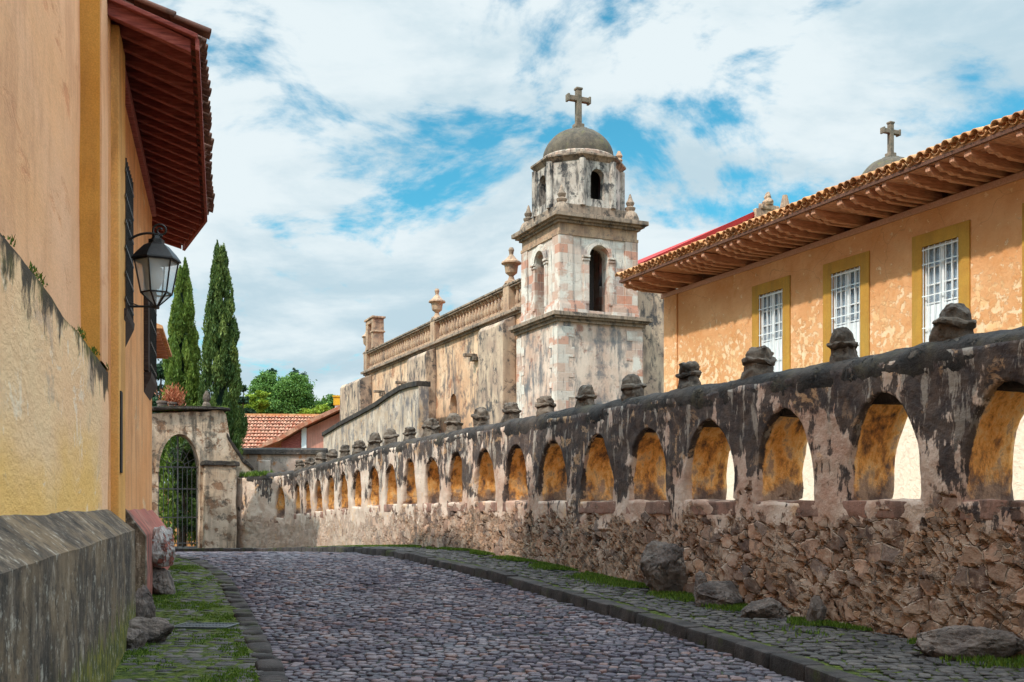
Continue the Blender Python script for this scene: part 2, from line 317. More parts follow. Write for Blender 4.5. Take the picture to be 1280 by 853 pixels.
def m_wood(name, a, b, cc):
    t = new_mat(name); v = vecr(t, 11)
    n = t.noise(t.map(v, (1.2, 9, 9)), 3, 7, .65, .3)
    c = t.ramp(n, [(.3, a), (.52, b), (.7, cc)])
    return fin(t, c, .75, t.bump(n, .4, .01), .3)
M['wood_red'] = m_wood('red_brown_rafter', (.12, .028, .026), (.30, .075, .062), (.44, .15, .12))
M['wood_tan'] = m_wood('tan_rafter', (.26, .11, .065), (.48, .22, .13), (.62, .33, .21))
M['wood_board'] = m_wood('eave_board', (.06, .025, .016), (.12, .05, .03), (.18, .08, .05))
M['wood_dark'] = m_wood('dark_wood', (.02, .012, .01), (.045, .028, .022), (.08, .05, .038))
M['wood_soffit_pink'] = m_wood('pinkish_soffit', (.40, .20, .14), (.52, .28, .20), (.60, .36, .27))
def simple(name, c, rough=.5, metal=0, spec=.4, b=0):
    t = new_mat(name); v = t.coord()
    n = t.noise(v, 14, 6, .65)
    cc = t.mix(t.mr(n, .35, .7), c, (c[0] * 1.7 + .01, c[1] * 1.6 + .008, c[2] * 1.5 + .006))
    t.b.inputs['Metallic'].default_value = metal
    return fin(t, cc, rough, t.bump(n, b, .005) if b else None, spec)
M['iron'] = simple('black_iron', (.014, .012, .012), .45, .3, .4, .3)
M['iron_grey'] = simple('gate_iron', (.10, .10, .105), .5, .5)
M['void'] = simple('opening_shade', (.012, .009, .008), .9)  # near-black colour standing in for shade inside openings
M['drain_iron'] = simple('drain_iron', (.10, .11, .13), .35, .7, .5, .3)
def m_glass(name, tint, alpha_mix):
    t = new_mat(name)
    v = t.coord()
    fin(t, tint, .08, t.bump(t.noise(v, 2.5, 3), .08, .02), .6)
    tr = t.new('ShaderNodeBsdfTransparent'); mx = t.new('ShaderNodeMixShader'); mx.inputs[0].default_value = alpha_mix
    t.l.new(t.b.outputs[0], mx.inputs[2]); t.l.new(tr.outputs[0], mx.inputs[1]); t.l.new(mx.outputs[0], t.out.inputs[0])
    return t.mat
M['pane'] = m_glass('window_pane', (.35, .42, .5), .35)
M['lamp_glass'] = m_glass('lantern_glass', (.75, .8, .82), .38)
def m_curtain():
    t = new_mat('lace_curtain'); v = t.coord()
    n = t.noise(t.map(v, (1, 14, .6)), 3, 4)
    return fin(t, t.mix(t.mr(n, .35, .65), (.34, .40, .48), (.80, .82, .85)), .9)
M['curtain'] = m_curtain()

def m_leaf(name, cols, trans=.25):
    t = new_mat(name); r = t.attr('rnd')
    c = t.ramp(r, [(0, cols[0]), (.5, cols[1]), (1, cols[2])])
    t.set(t.b.inputs['Base Color'], c); t.b.inputs['Roughness'].default_value = .6; t.b.inputs['Specular IOR Level'].default_value = .25
    tl = t.new('ShaderNodeBsdfTranslucent'); t.set(tl.inputs[0], c)
    mx = t.new('ShaderNodeMixShader'); mx.inputs[0].default_value = trans
    t.l.new(t.b.outputs[0], mx.inputs[1]); t.l.new(tl.outputs[0], mx.inputs[2]); t.l.new(mx.outputs[0], t.out.inputs[0])
    return t.mat
M['cypress'] = m_leaf('cypress_foliage', [(.06, .105, .016), (.15, .22, .035), (.28, .34, .07)])
M['cypress_dark'] = m_leaf('dark_cypress_foliage', [(.035, .07, .016), (.09, .14, .032), (.20, .25, .06)])
M['leaf'] = m_leaf('broad_foliage', [(.045, .10, .02), (.085, .17, .03), (.15, .25, .045)])
M['leaf_yellow'] = m_leaf('lime_foliage', [(.12, .18, .012), (.20, .27, .02), (.30, .36, .035)])
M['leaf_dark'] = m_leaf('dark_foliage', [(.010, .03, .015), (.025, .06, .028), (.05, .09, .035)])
M['vine'] = m_leaf('ivy_foliage', [(.015, .035, .01), (.04, .075, .015), (.12, .16, .03)])
M['dry'] = m_leaf('dry_foliage', [(.30, .08, .035), (.42, .13, .06), (.5, .22, .12)])
M['grass'] = m_leaf('grass_blades', [(.035, .07, .008), (.075, .13, .012), (.15, .20, .025)])
M['bark'] = m_wood('bark', (.03, .02, .014), (.07, .048, .033), (.12, .085, .06))

def m_ground():
    t = new_mat('earth'); v = t.coord()
    c = t.mix(t.mr(t.noise(v, .5, 8, .65), .35, .65), (.13, .095, .065), (.07, .085, .028))
    return fin(t, c, .95, t.bump(t.noise(v, 6, 8, .7), .6, .05), .1)
M['ground'] = m_ground()
def m_cobble():
    t = new_mat('cobble_stones'); v = t.coord(); r = t.attr('rnd'); k = t.attr('stone')
    c = t.ramp(r, [(0, (.013, .010, .017)), (.25, (.028, .020, .032)), (.5, (.048, .034, .046)), (.72, (.074, .052, .060)), (.88, (.14, .105, .11)), (.94, (.085, .032, .030)), (1, (.12, .06, .045))])
    c = t.mix(t.m('MULTIPLY', t.mr(t.noise(v, 24, 6, .7), .4, .65), .4), c, t.mix(.5, c, (.28, .23, .24)))
    c = t.mix(t.m('MULTIPLY', t.mr(t.noise(v, .45, 5, .6), .50, .66), .40), c, (.10, .070, .070))
    gap = t.mix(t.mr(t.noise(v, 1.2, 6, .6), .56, .66), (.012, .010, .010), (.025, .035, .008))
    c = t.mix(t.mr(k, .35, .6), gap, c)
    rg = t.mr(t.noise(v, .8, 5), .35, .65, .52, .85)
    rg = t.m('ADD', rg, t.m('MULTIPLY', t.m('SUBTRACT', 1, k), .25))
    return fin(t, c, rg, t.bump(t.noise(v, 45, 6, .7), .6, .010), .32)
M['cobble'] = m_cobble()
def m_pave(name, mossy):
    t = new_mat(name); v = t.coord(); r = t.attr('rnd'); k = t.attr('stone')
    c = t.ramp(r, [(0, (.035, .030, .031)), (.4, (.055, .047, .046)), (.8, (.078, .066, .062)), (1, (.11, .09, .08))])
    c = t.mix(t.m('MULTIPLY', t.mr(t.noise(v, 20, 6, .7), .4, .65), .4), c, t.mix(.5, c, (.25, .22, .19)))
    mm = t.m('ADD', t.m('MULTIPLY', t.m('SUBTRACT', 1, k), .17), t.noise(t.map(v, (1, .8, 1)), 1.15, 8, .70))
    mo = t.mr(mm, mossy, mossy + .05)
    c = t.mix(t.mr(k, .35, .6), (.03, .025, .02), c)
    c = t.mix(t.m('MULTIPLY', mo, .93), c, t.mix(t.mr(t.noise(v, 13, 6, .7), .4, .62), (.028, .042, .006), (.095, .115, .014)))
    return fin(t, c, t.m('MAXIMUM', t.mr(t.noise(v, .8, 5), .35, .65, .6, .9), mo), t.bump(t.m('ADD', t.noise(v, 40, 6, .7), t.m('MULTIPLY', mo, t.noise(v, 60, 3))), .9, .02), .2)
M['pave_left'] = m_pave('mossy_flagstones', .505)
M['pave_right'] = m_pave('grey_flagstones', .595)
M['kerb'] = plaster('basalt_kerb', (.035, .030, .029), (.075, .06, .056), (.015, .013, .013), .5, scale=3, bump=1, moss=(.05, .06, .01), soot=.4)

# ------------------------------------------------------------------ mesh helpers
def tag(o, label=None, cat=None, group=None, kind=None):
    if label: o['label'] = label
    if cat: o['category'] = cat
    if group: o['group'] = group
    if kind: o['kind'] = kind
    return o
def empty(name, loc=(0, 0, 0), rz=0, parent=None, **kw):
    o = bpy.data.objects.new(name, None); col.objects.link(o); o.location = loc; o.rotation_euler = (0, 0, rz)
    o.empty_display_size = .3
    if parent: o.parent = parent
    return tag(o, **kw)
def mesh_np(name, V, Fq, mat, parent=None, attrs=None, smooth=False, Ft=None):
    """fast mesh from numpy arrays (quads and optional tris)"""
    me = bpy.data.meshes.new(name); V = np.asarray(V, dtype=np.float32)
    parts = []; starts = []; tot = []
    n = 0
    for A in (Fq, Ft):
        if A is None or len(A) == 0: continue
        A = np.asarray(A, dtype=np.int32); k = A.shape[1]
        parts.append(A.ravel()); starts.append(n + np.arange(len(A)) * k); tot.append(np.full(len(A), k)); n += A.size
    L = np.concatenate(parts); S = np.concatenate(starts); T = np.concatenate(tot)
    me.vertices.add(len(V)); me.vertices.foreach_set('co', V.ravel())
    me.loops.add(len(L)); me.loops.foreach_set('vertex_index', L.astype(np.int32))
    me.polygons.add(len(S)); me.polygons.foreach_set('loop_start', S.astype(np.int32)); me.polygons.foreach_set('loop_total', T.astype(np.int32))
    me.update(calc_edges=True)
    if attrs:
        for k, a in attrs.items():
            at = me.attributes.new(k, 'FLOAT', 'POINT'); at.data.foreach_set('value', np.asarray(a, dtype=np.float32))
    if smooth: me.polygons.foreach_set('use_smooth', np.ones(len(S), dtype=bool))
    me.materials.append(mat)
    o = bpy.data.objects.new(name, me); col.objects.link(o)
    if parent: o.parent = parent
    return o

class MB:
    """collects shapes, then builds ONE mesh object"""
    def __init__(s): s.bm = bmesh.new()
    def box(s, x0, x1, y0, y1, z0, z1, T=None):
        P = [(x0, y0, z0), (x1, y0, z0), (x1, y1, z0), (x0, y1, z0), (x0, y0, z1), (x1, y0, z1), (x1, y1, z1), (x0, y1, z1)]
        return s.hexa(P, T)
    def hexa(s, P, T=None):
        vs = [s.bm.verts.new(T @ Vector(p) if T else p) for p in P]
        for f in ((0, 3, 2, 1), (4, 5, 6, 7), (0, 1, 5, 4), (1, 2, 6, 5), (2, 3, 7, 6), (3, 0, 4, 7)):
            s.bm.faces.new([vs[i] for i in f])
        return vs
    def prism(s, poly, d0, d1, axis='y', T=None):
        """poly: list of 2D points; extruded along axis. axis y: poly=(x,z); x: (y,z); z: (x,y)"""
        def mk(p, d):
            q = (p[0], d, p[1]) if axis == 'y' else ((d, p[0], p[1]) if axis == 'x' else (p[0], p[1], d))
            return T @ Vector(q) if T else q
        a = [s.bm.verts.new(mk(p, d0)) for p in poly]; b = [s.bm.verts.new(mk(p, d1)) for p in poly]
        n = len(poly)
        s.bm.faces.new(a); s.bm.faces.new(b[::-1])
        for i in range(n): s.bm.faces.new([a[i], b[i], b[(i + 1) % n], a[(i + 1) % n]][::-1])
    def lathe(s, prof, c=(0, 0, 0), n=16, ph=0, T=None, sx=1, sy=1):
        rings = []
        for r, z in prof:
            ring = []
            for i in range(n):
                a = ph + 2 * math.pi * i / n
                p = Vector((c[0] + sx * r * math.cos(a), c[1] + sy * r * math.sin(a), c[2] + z))
                ring.append(s.bm.verts.new(T @ p if T else p))
            rings.append(ring)
        for A, B in zip(rings, rings[1:]):
            for i in range(n): s.bm.faces.new([A[i], A[(i + 1) % n], B[(i + 1) % n], B[i]])
        s.bm.faces.new(rings[0][::-1]); s.bm.faces.new(rings[-1])
    def tube(s, pts, r, n=8):
        rad = r if isinstance(r, (list, tuple)) else [r] * len(pts)
        pts = [Vector(p) for p in pts]; rings = []
        up = Vector((0, 0, 1))
        for i, p in enumerate(pts):
            d = (pts[min(i + 1, len(pts) - 1)] - pts[max(i - 1, 0)]).normalized()
            if abs(d.dot(up)) > .98: a = d.cross(Vector((1, 0, 0))).normalized()
            else: a = d.cross(up).normalized()
            if i and a.dot(pa) < 0: a = -a
            pa = a
            b = d.cross(a).normalized()
            rings.append([s.bm.verts.new(p + rad[i] * (math.cos(t) * a + math.sin(t) * b)) for t in [2 * math.pi * k / n for k in range(n)]])
        for A, B in zip(rings, rings[1:]):
            for i in range(n): s.bm.faces.new([A[i], A[(i + 1) % n], B[(i + 1) % n], B[i]])
        s.bm.faces.new(rings[0][::-1]); s.bm.faces.new(rings[-1])
    def bar(s, p, q, w, h=None):
        """rectangular bar from p to q"""
        h = h or w; p = Vector(p); q = Vector(q); d = (q - p).normalized()
        up = Vector((0, 0, 1)) if abs(d.z) < .95 else Vector((0, 1, 0))
        a = d.cross(up).normalized(); b = a.cross(d).normalized()
        P = [p - a * w / 2 - b * h / 2, p + a * w / 2 - b * h / 2, p + a * w / 2 + b * h / 2, p - a * w / 2 + b * h / 2]
        Q = [x + (q - p) for x in P]
        s.hexa(P + Q)
    def build(s, name, mat, parent=None, bevel=0, smooth=False, rough=0, rsub=0, seed=0, rscale=3, segs=2, solid=0):
        bm = s.bm
        bmesh.ops.recalc_face_normals(bm, faces=bm.faces)
        if bevel:
            ed = [e for e in bm.edges if len(e.link_faces) == 2 and e.calc_face_angle(0) > .35]
            bmesh.ops.bevel(bm, geom=ed, offset=bevel, segments=segs, affect='EDGES', profile=.6, clamp_overlap=True)
        for _ in range(rsub): bmesh.ops.subdivide_edges(bm, edges=bm.edges[:], cuts=1, use_grid_fill=True)
        if rough:
            off = Vector((seed * 3.7, seed * 1.3, seed * 7.1))
            for v in bm.verts:
                v.co += rough * mnoise.noise_vector(v.co * rscale + off) + rough * .4 * mnoise.noise_vector(v.co * rscale * 3.1 + off)
        me = bpy.data.meshes.new(name); bm.to_mesh(me); bm.free()
        if smooth:
            me.polygons.foreach_set('use_smooth', [True] * len(me.polygons))
            try: me.set_sharp_from_angle(angle=R(38))
            except Exception: pass
        me.materials.append(mat)
        o = bpy.data.objects.new(name, me); col.objects.link(o)
        if parent: o.parent = parent
        return o
def copy_tree(o, parent=None):
    c = o.copy(); col.objects.link(c)
    if parent: c.parent = parent
    for ch in list(o.children): copy_tree(ch, c)
    return c

def arch_panel(x0, x1, z0f, z1f, openings, d0, d1, P, dx=1.0, rows=(1, 1, 1), ndep=1, nin=12, sills=True, back=True, power=.5):
    """a wall with arched openings as quads. openings: (centre, half width, sill, spring, apex). P maps (x, depth, z)->xyz"""
    z0f = z0f if callable(z0f) else (lambda x, a=z0f: a); z1f = z1f if callable(z1f) else (lambda x, a=z1f: a)
    ops = sorted(openings); xs = []; typ = []
    cur = x0
    def seg(a, b):
        n = max(1, int(round((b - a) / dx)))
        return [a + (b - a) * i / n for i in range(n)]
    cols = []   # (x, opening index or None for the strip that starts here)
    for k, (c, hw, sl, sp, ap) in enumerate(ops):
        cols += [(x, None) for x in seg(cur, c - hw)]
        n = nin
        cols += [(c - hw * math.cos(math.pi * i / n), k) for i in range(n)]
        cur = c + hw
    cols += [(x, None) for x in seg(cur, x1)] + [(x1, None)]
    cx = [o[0] for o in ops]
    def lerp_o(x, j):
        return float(np.interp(x, cx, [o[j] for o in ops]))
    nl, nm, nu = rows; verts = []; idx = {}
    faces = []
    def V(p): verts.append(p); return len(verts) - 1
    def side(d):
        G = []
        for (x, k) in cols:
            z0, z1 = z0f(x), z1f(x); kk = None
            inside = [o for o in ops if abs(x - o[0]) < o[1] + 1e-6]
            sl = inside[0][2] if inside else lerp_o(x, 2); sp = inside[0][3] if inside else lerp_o(x, 3)
            arc = sp
            if inside:
                o = inside[0]; q = max(0, 1 - ((x - o[0]) / o[1]) ** 2); arc = sp + (o[4] - sp) * q ** power
            low = [V((x, d, z0 + (sl - z0) * i / nl)) for i in range(nl + 1)]
            mid = [V((x, d, sl + (sp - sl) * i / nm)) for i in range(nm + 1)]
            upp = [V((x, d, arc + (z1 - arc) * i / nu)) for i in range(nu + 1)]
            G.append((low, mid, upp, arc, sl, sp, x))
        return G
    A = side(d0); B = side(d1) if back else None
    def quads(G, flip):
        for j in range(len(cols) - 1):
            k = cols[j][1]
            for w_, (a, b) in enumerate(zip(G[j][:3], G[j + 1][:3])):
                if w_ == 1 and k is not None: continue
                for i in range(len(a) - 1):
                    f = [a[i], b[i], b[i + 1], a[i + 1]]
                    faces.append(f[::-1] if flip else f)
    quads(A, False)
    if back: quads(B, True)
    def strip(pts, closed=False, flip=False):
        """sweep a polyline (x,z) through the depth"""
        g = [[V((x, d0 + (d1 - d0) * i / ndep, z)) for i in range(ndep + 1)] for (x, z) in pts]
        for a, b in zip(g, g[1:]):
            for i in range(ndep):
                f = [a[i], a[i + 1], b[i + 1], b[i]]
                faces.append(f[::-1] if flip else f)
    j = 0
    for k, o in enumerate(ops):
        c, hw, sl, sp, ap = o
        pts = [(c - hw, sl + (sp - sl) * i / nm) for i in range(nm + 1)]
        js = [jj for jj, cc in enumerate(cols) if cc[1] == k][1:]
        pts += [(cols[jj][0], A[jj][3]) for jj in js]
        pts += [(c + hw, sp - (sp - sl) * i / nm) for i in range(nm + 1)]
        strip(pts, flip=True)
        if sl > z0f(c) + 1e-4:
            strip([(c + hw * math.cos(math.pi * i / nin), sl) for i in range(nin + 1)], flip=True)
    top = [(cc[0], z1f(cc[0])) for cc in cols]; strip(top, flip=True)
    for xe, fl in ((x0, True), (x1, False)):
        zs = [z for z in np.linspace(z0f(xe), z1f(xe), 4)]
        strip([(xe, z) for z in zs], flip=not fl)
    return [P(*v) for v in verts], faces
def panel_obj(name, vf, mat, parent=None, merge=True, smooth=False):
    me = bpy.data.meshes.new(name); me.from_pydata(vf[0], [], vf[1])
    bm = bmesh.new(); bm.from_mesh(me)
    if merge: bmesh.ops.remove_doubles(bm, verts=bm.verts, dist=.0015)
    bmesh.ops.recalc_face_normals(bm, faces=bm.faces)
    bm.to_mesh(me); bm.free()
    if smooth: me.polygons.foreach_set('use_smooth', [True] * len(me.polygons))
    me.materials.append(mat)
    o = bpy.data.objects.new(name, me); col.objects.link(o)
    if parent: o.parent = parent
    return o

# ------------------------------------------------------------------ ground heights and street outline
ZY = ([-40, 0, 5, 9, 12, 15, 18, 21, 24, 28, 33, 37, 45, 80], [0, 0, .03, .08, .15, .27, .41, .49, .45, .28, .03, -.13, -.3, -.3])
def zr(y): return np.interp(y, *ZY)
def smooth_interp(y, X, Y):
    return sum(np.interp(np.asarray(y) + d, X, Y) for d in (-.8, -.4, 0, .4, .8)) / 5
def XR(y): return smooth_interp(y, [-5, 5, 8.86, 10.9, 13, 16.6, 20.4, 25, 30, 34, 36, 37.5], [4.2, 3.1, 2.45, 1.93, 1.2, -.3, -2.1, -4.1, -6.4, -9.2, -12, -22])
def XL(y): return smooth_interp(y, [-5, 5, 8.86, 12.4, 17, 20.4, 24, 27, 32], [1.8, -1.0, -2.11, -3.24, -4.8, -6.3, -9.5, -14, -24])
CA, SA = math.cos(math.atan(.446)), math.sin(math.atan(.446)); RA = math.atan(.446)
def to_right(X, Y): return (X * CA + Y * SA, -X * SA + Y * CA)
def from_right(x, y): return (x * CA - y * SA, x * SA + y * CA)

# ================================================================== THE SETTING: ground, road, pavements, kerbs
def build_ground():
    xs = np.concatenate([[-3000, -800, -200, -80], np.arange(-50, 61, 2.0), [90, 250, 900, 3000]])
    ys = np.concatenate([[-800, -200, -60], np.arange(-40, 101, 1.0), [130, 300, 900, 3500]])
    X, Y = np.meshgrid(xs, ys)
    Z = np.interp(Y, *ZY) - .09
    Z = np.where((Y > 100) | (Y < -41), -.4, Z)
    V = np.stack([X.ravel(), Y.ravel(), Z.ravel()], 1); nx = len(xs); ny = len(ys)
    i, j = np.meshgrid(np.arange(nx - 1), np.arange(ny - 1)); a = (j * nx + i).ravel()
    o = mesh_np('ground', V, np.stack([a, a + 1, a + nx + 1, a + nx], 1), M['ground'], smooth=True)
    tag(o, kind='structure')
build_ground()

def strip_sheet(xa, xb, ys, off, nx=10):
    """a sheet between two curves, returns verts and faces"""
    V = []; n = nx + 1
    for y in ys:
        a, b = float(xa(y)), float(xb(y))
        for k in range(n): V.append((a + (b - a) * k / nx, y, float(zr(y)) + off))
    V = np.array(V); ny = len(ys)
    i, j = np.meshgrid(np.arange(nx), np.arange(ny - 1)); a = (j * n + i).ravel()
    return V, np.stack([a, a + 1, a + n + 1, a + n], 1)

def stones(name, cells, off, h, mat, sheet, n=8, jz=.006, extra=None):
    """setts: a rounded low stone in every cell (cx, cy, half a, half b, angle); joined with the bedding sheet in one mesh"""
    C = np.array(cells); N = len(C)
    th = 2 * np.pi * (np.arange(n) + .5) / n
    ce, se = np.cos(th), np.sin(th)
    p = .36
    ux = np.sign(ce) * np.abs(ce) ** p; uy = np.sign(se) * np.abs(se) ** p
    rr = rng.uniform(.82, 1.06, (N, n))
    rings = [(1.0, -.2), (.97, .62), (.84, .96), (.45, 1.04)]
    V = []
    ca, sa = np.cos(C[:, 4]), np.sin(C[:, 4])
    hz = h * rng.uniform(.6, 1.25, N); tx = rng.normal(0, .05, N); ty = rng.normal(0, .05, N)
    base = zr(C[:, 1]) + off + rng.normal(0, jz, N)
    for s_, z_ in rings:
        lx = C[:, 2, None] * ux[None] * rr * s_; ly = C[:, 3, None] * uy[None] * rr * s_
        x = C[:, 0, None] + lx * ca[:, None] - ly * sa[:, None]; y = C[:, 1, None] + lx * sa[:, None] + ly * ca[:, None]
        zz = base[:, None] + hz[:, None] * z_ + lx * tx[:, None] + ly * ty[:, None]
        V.append(np.stack([x, y, zz], 2))
    cen = np.stack([C[:, 0], C[:, 1], base + hz * 1.1], 1)[:, None, :]
    V = np.concatenate(V + [cen], 1)            # N, 4n+1, 3
    m = 4 * n + 1
    k = np.arange(n); k2 = (k + 1) % n; F = []
    for r in range(3):
        F.append(np.stack([r * n + k, r * n + k2, (r + 1) * n + k2, (r + 1) * n + k], 1))
    Fq = np.concatenate(F)[None] + (np.arange(N) * m)[:, None, None]
    Ft = np.stack([3 * n + k, 3 * n + k2, np.full(n, 4 * n)], 1)[None] + (np.arange(N) * m)[:, None, None]
    V = V.reshape(-1, 3); Fq = Fq.reshape(-1, 4); Ft = Ft.reshape(-1, 3)
    rnd = np.repeat(rng.uniform(0, 1, N), m); stone = np.ones(len(V))
    SV, SF = sheet
    rnd = np.concatenate([rnd, np.full(len(SV), .3)]); stone = np.concatenate([stone, np.zeros(len(SV))])
    Fq = np.concatenate([Fq, SF + len(V)]); V = np.concatenate([V, SV])
    return mesh_np(name, V, Fq, mat, attrs={'rnd': rnd, 'stone': stone}, smooth=True, Ft=Ft)

def lay(xa, xb, y0, y1, a, b, grow=0, skip=None, ang=.10, gap=.93):
    cells = []; y = y0
    while y < y1:
        k = 1 + grow * max(0, y - 16)
        bb = b * k * random.uniform(.88, 1.12)
        l, r = float(xa(y)), float(xb(y)); x = l + random.uniform(0, a * .5)
        while x < r - a * .3:
            aa = a * k * random.uniform(.65, 1.35)
            cx = x + aa / 2 + 0; cy = y + bb / 2 + random.gauss(0, bb * .12) - .02 * math.sin(cx * 2.1)
            if not (skip and skip(cx, cy)):
                cells.append((cx, cy, aa / 2 * gap, bb / 2 * gap * random.uniform(.88, 1.12), random.gauss(0, ang) - .25))
            x += aa
        y += bb
    return cells
rows = list(np.arange(-12, 5, 1.0)) + list(np.arange(5, 38, .35))
def build_road():
    xl = lambda y: XL(y) + .16
    c = lay(xl, XR, 4.5, 22, .108, .102, grow=.03)
    c += lay(xl, XR, 22, 36.6, .21, .17)
    o = stones('road', c, 0.0, .021, M['cobble'], strip_sheet(xl, XR, rows, 0.004, 24))
    tag(o, kind='structure')
build_road()

PL_OUT = lambda y: (-.87 - .2696 * y) / .963 - .12      # foot of the left plinths
def build_left_pavement():
    drain = lambda x, y: abs(x + 3.52) < .36 and abs(y - 11.95) < .26
    xa = lambda y: np.where(np.asarray(y) < 19.5, PL_OUT(y) - .6, XL(y) - 1.6); xb = lambda y: XL(y) - .0
    c = lay(xa, xb, 4.5, 30, .20, .15, skip=drain, ang=.25, gap=.92)
    o = stones('pavement', c, .030, .020, M['pave_left'], strip_sheet(xa, xb, list(np.arange(4, 30, .4)), .044, 8), jz=.004)
    tag(o, kind='structure')
    # flush kerb: one row of long stones
    k = []
    y = 4.5
    while y < 29:
        L = random.uniform(.24, .5); x = float(XL(y + L / 2)) + .08; dxy = float(XL(y + L) - XL(y))
        k.append((x, y + L / 2, L / 2 * .95, .125, math.atan2(L, dxy))); y += L * math.cos(.28)
    o = stones('kerb', k, .02, .045, M['kerb'], strip_sheet(lambda y: XL(y) - .06, lambda y: XL(y) + .22, list(np.arange(4, 30, .5)), .012, 1), n=12)
    tag(o, kind='structure')
build_left_pavement()

def build_right_pavement():
    KH = .15
    xa = lambda y: XR(y) + .12
    def xb(y):
        y = np.asarray(y, dtype=float); return np.where(y < 36.3, 8.8 - .446 * y, np.interp(y, [36.3, 38.6], [-7.2, -9.8]))
    c = lay(lambda y: XR(y) + .27, lambda y: xb(y) - .2, 5, 36.0, .15, .12, grow=.04, ang=.3, gap=.93)
    o = stones('pavement', c, KH - .010, .011, M['pave_right'], strip_sheet(xa, xb, list(np.arange(-2, 36.4, .4)), KH - .016, 6), jz=.004)
    tag(o, kind='structure')
    # far pavement under the gate
    far = MB()
    # kerb blocks following the curve
    mb = MB(); pts = []
    y = 4.0
    while y < 37.3:
        pts.append((float(XR(y)), y)); dx_ = float(XR(y + .05) - XR(y)) / .05
        y += random.uniform(.42, .75) / math.sqrt(1 + dx_ * dx_)
    for (x0, y0), (x1, y1) in zip(pts, pts[1:]):
        p = Vector((x0, y0, 0)); q = Vector((x1, y1, 0)); d = (q - p).normalized(); nrm = Vector((d.y, -d.x, 0))
        p = p + d * .010; q = q - d * .010
        h = KH + random.uniform(-.012, .022); wd = .25; o_ = random.uniform(-.012, .02)
        za, zb = float(zr(y0)), float(zr(y1))
        P = [(*(p + nrm * o_)[:2], za - .12), (*(q + nrm * o_)[:2], zb - .12), (*(q + nrm * wd)[:2], zb - .12), (*(p + nrm * wd)[:2], za - .12)]
        Q = [(a[0], a[1], a[2] + .12 + h) for a in P]
        Q[0] = (Q[0][0] + nrm.x * .02, Q[0][1] + nrm.y * .02, Q[0][2]); Q[1] = (Q[1][0] + nrm.x * .02, Q[1][1] + nrm.y * .02, Q[1][2])
        mb.hexa(P + Q)
    o = mb.build('kerb', M['kerb'], bevel=.022, rough=.010, rsub=1, rscale=6, smooth=True); tag(o, kind='structure')
build_right_pavement()
# pavement strip in front of the gateway
o_v, o_f = strip_sheet(lambda y: -30 + 0 * y, lambda y: -7.0 + 0 * y, list(np.arange(36.9, 41.5, .5)), .13, 20)
V = o_v.copy()
gp = mesh_np('pavement', V, o_f, M['pave_right'], attrs={'rnd': rng.uniform(0, 1, len(V)), 'stone': np.ones(len(V))}); tag(gp, kind='structure')

def blades(name, pts, hmin, hmax, mat, lean=.5, w=.012):
    P = np.array(pts); N = len(P); a = rng.uniform(0, 2 * np.pi, N); h = rng.uniform(hmin, hmax, N); l = rng.uniform(0, lean, N) * h
    b = rng.uniform(0, 2 * np.pi, N); ww = w * rng.uniform(.6, 1.4, N)
    dx_, dy_ = np.cos(a) * ww, np.sin(a) * ww; lx, ly = np.cos(b) * l, np.sin(b) * l
    V = np.stack([P + np.stack([-dx_, -dy_, 0 * h], 1), P + np.stack([dx_, dy_, 0 * h], 1),
                  P + np.stack([dx_ * .6 + lx * .4, dy_ * .6 + ly * .4, h * .6], 1), P + np.stack([-dx_ * .6 + lx * .4, -dy_ * .6 + ly * .4, h * .6], 1),
                  P + np.stack([lx, ly, h], 1)], 1).reshape(-1, 3)
    k = np.arange(N) * 5
    return mesh_np(name, V, np.stack([k, k + 1, k + 2, k + 3], 1), mat, Ft=np.stack([k + 3, k + 2, k + 4], 1), attrs={'rnd': np.repeat(rng.uniform(0, 1, N), 5)})
def n2(x, y, s=1.0, o=0.0): return mnoise.noise(Vector((x * s + o, y * s, o)))
def grass():
    pts = []
    for _ in range(90000):                       # foot of the arcade wall
        y = random.uniform(8, 34); b = 8.55 - .446 * y; a = float(np.interp(y, [8, 14, 36], [.60, .42, .35]))
        x = b - abs(random.gauss(0, a * .62)); 
        if n2(x, y, 1.3) + .25 * n2(x, y, 6) > -.12 + max(0, (y - 20)) * .01 + (b - x) * .35: pts.append((x, y, float(zr(y)) + .165))
    t = blades('grass', pts, .012, .055, M['grass'], w=.007)
    tag(t, kind='stuff', label='thin green grass and moss along the foot of the arcade wall', cat='grass')
    pts = []
    for _ in range(110000):                       # tufts between the left flagstones
        y = random.uniform(8.5, 21); l = float(PL_OUT(y)); r = float(XL(y)) - .05
        x = random.uniform(l, r); u = (x - l) / max(.1, r - l)
        if n2(x * 1.2, y * .8, 1.4, 3.3) + .5 * n2(x, y, 6, 1.1) > random.uniform(-.05, .75) and not (abs(x + 3.52) < .34 and abs(y - 11.95) < .26): pts.append((x, y, float(zr(y)) + .045))
    t = blades('grass', pts, .008, .03, M['grass'], w=.006)
    tag(t, kind='stuff', label='green moss and short grass between the flagstones beside the left wall', cat='grass')
grass()

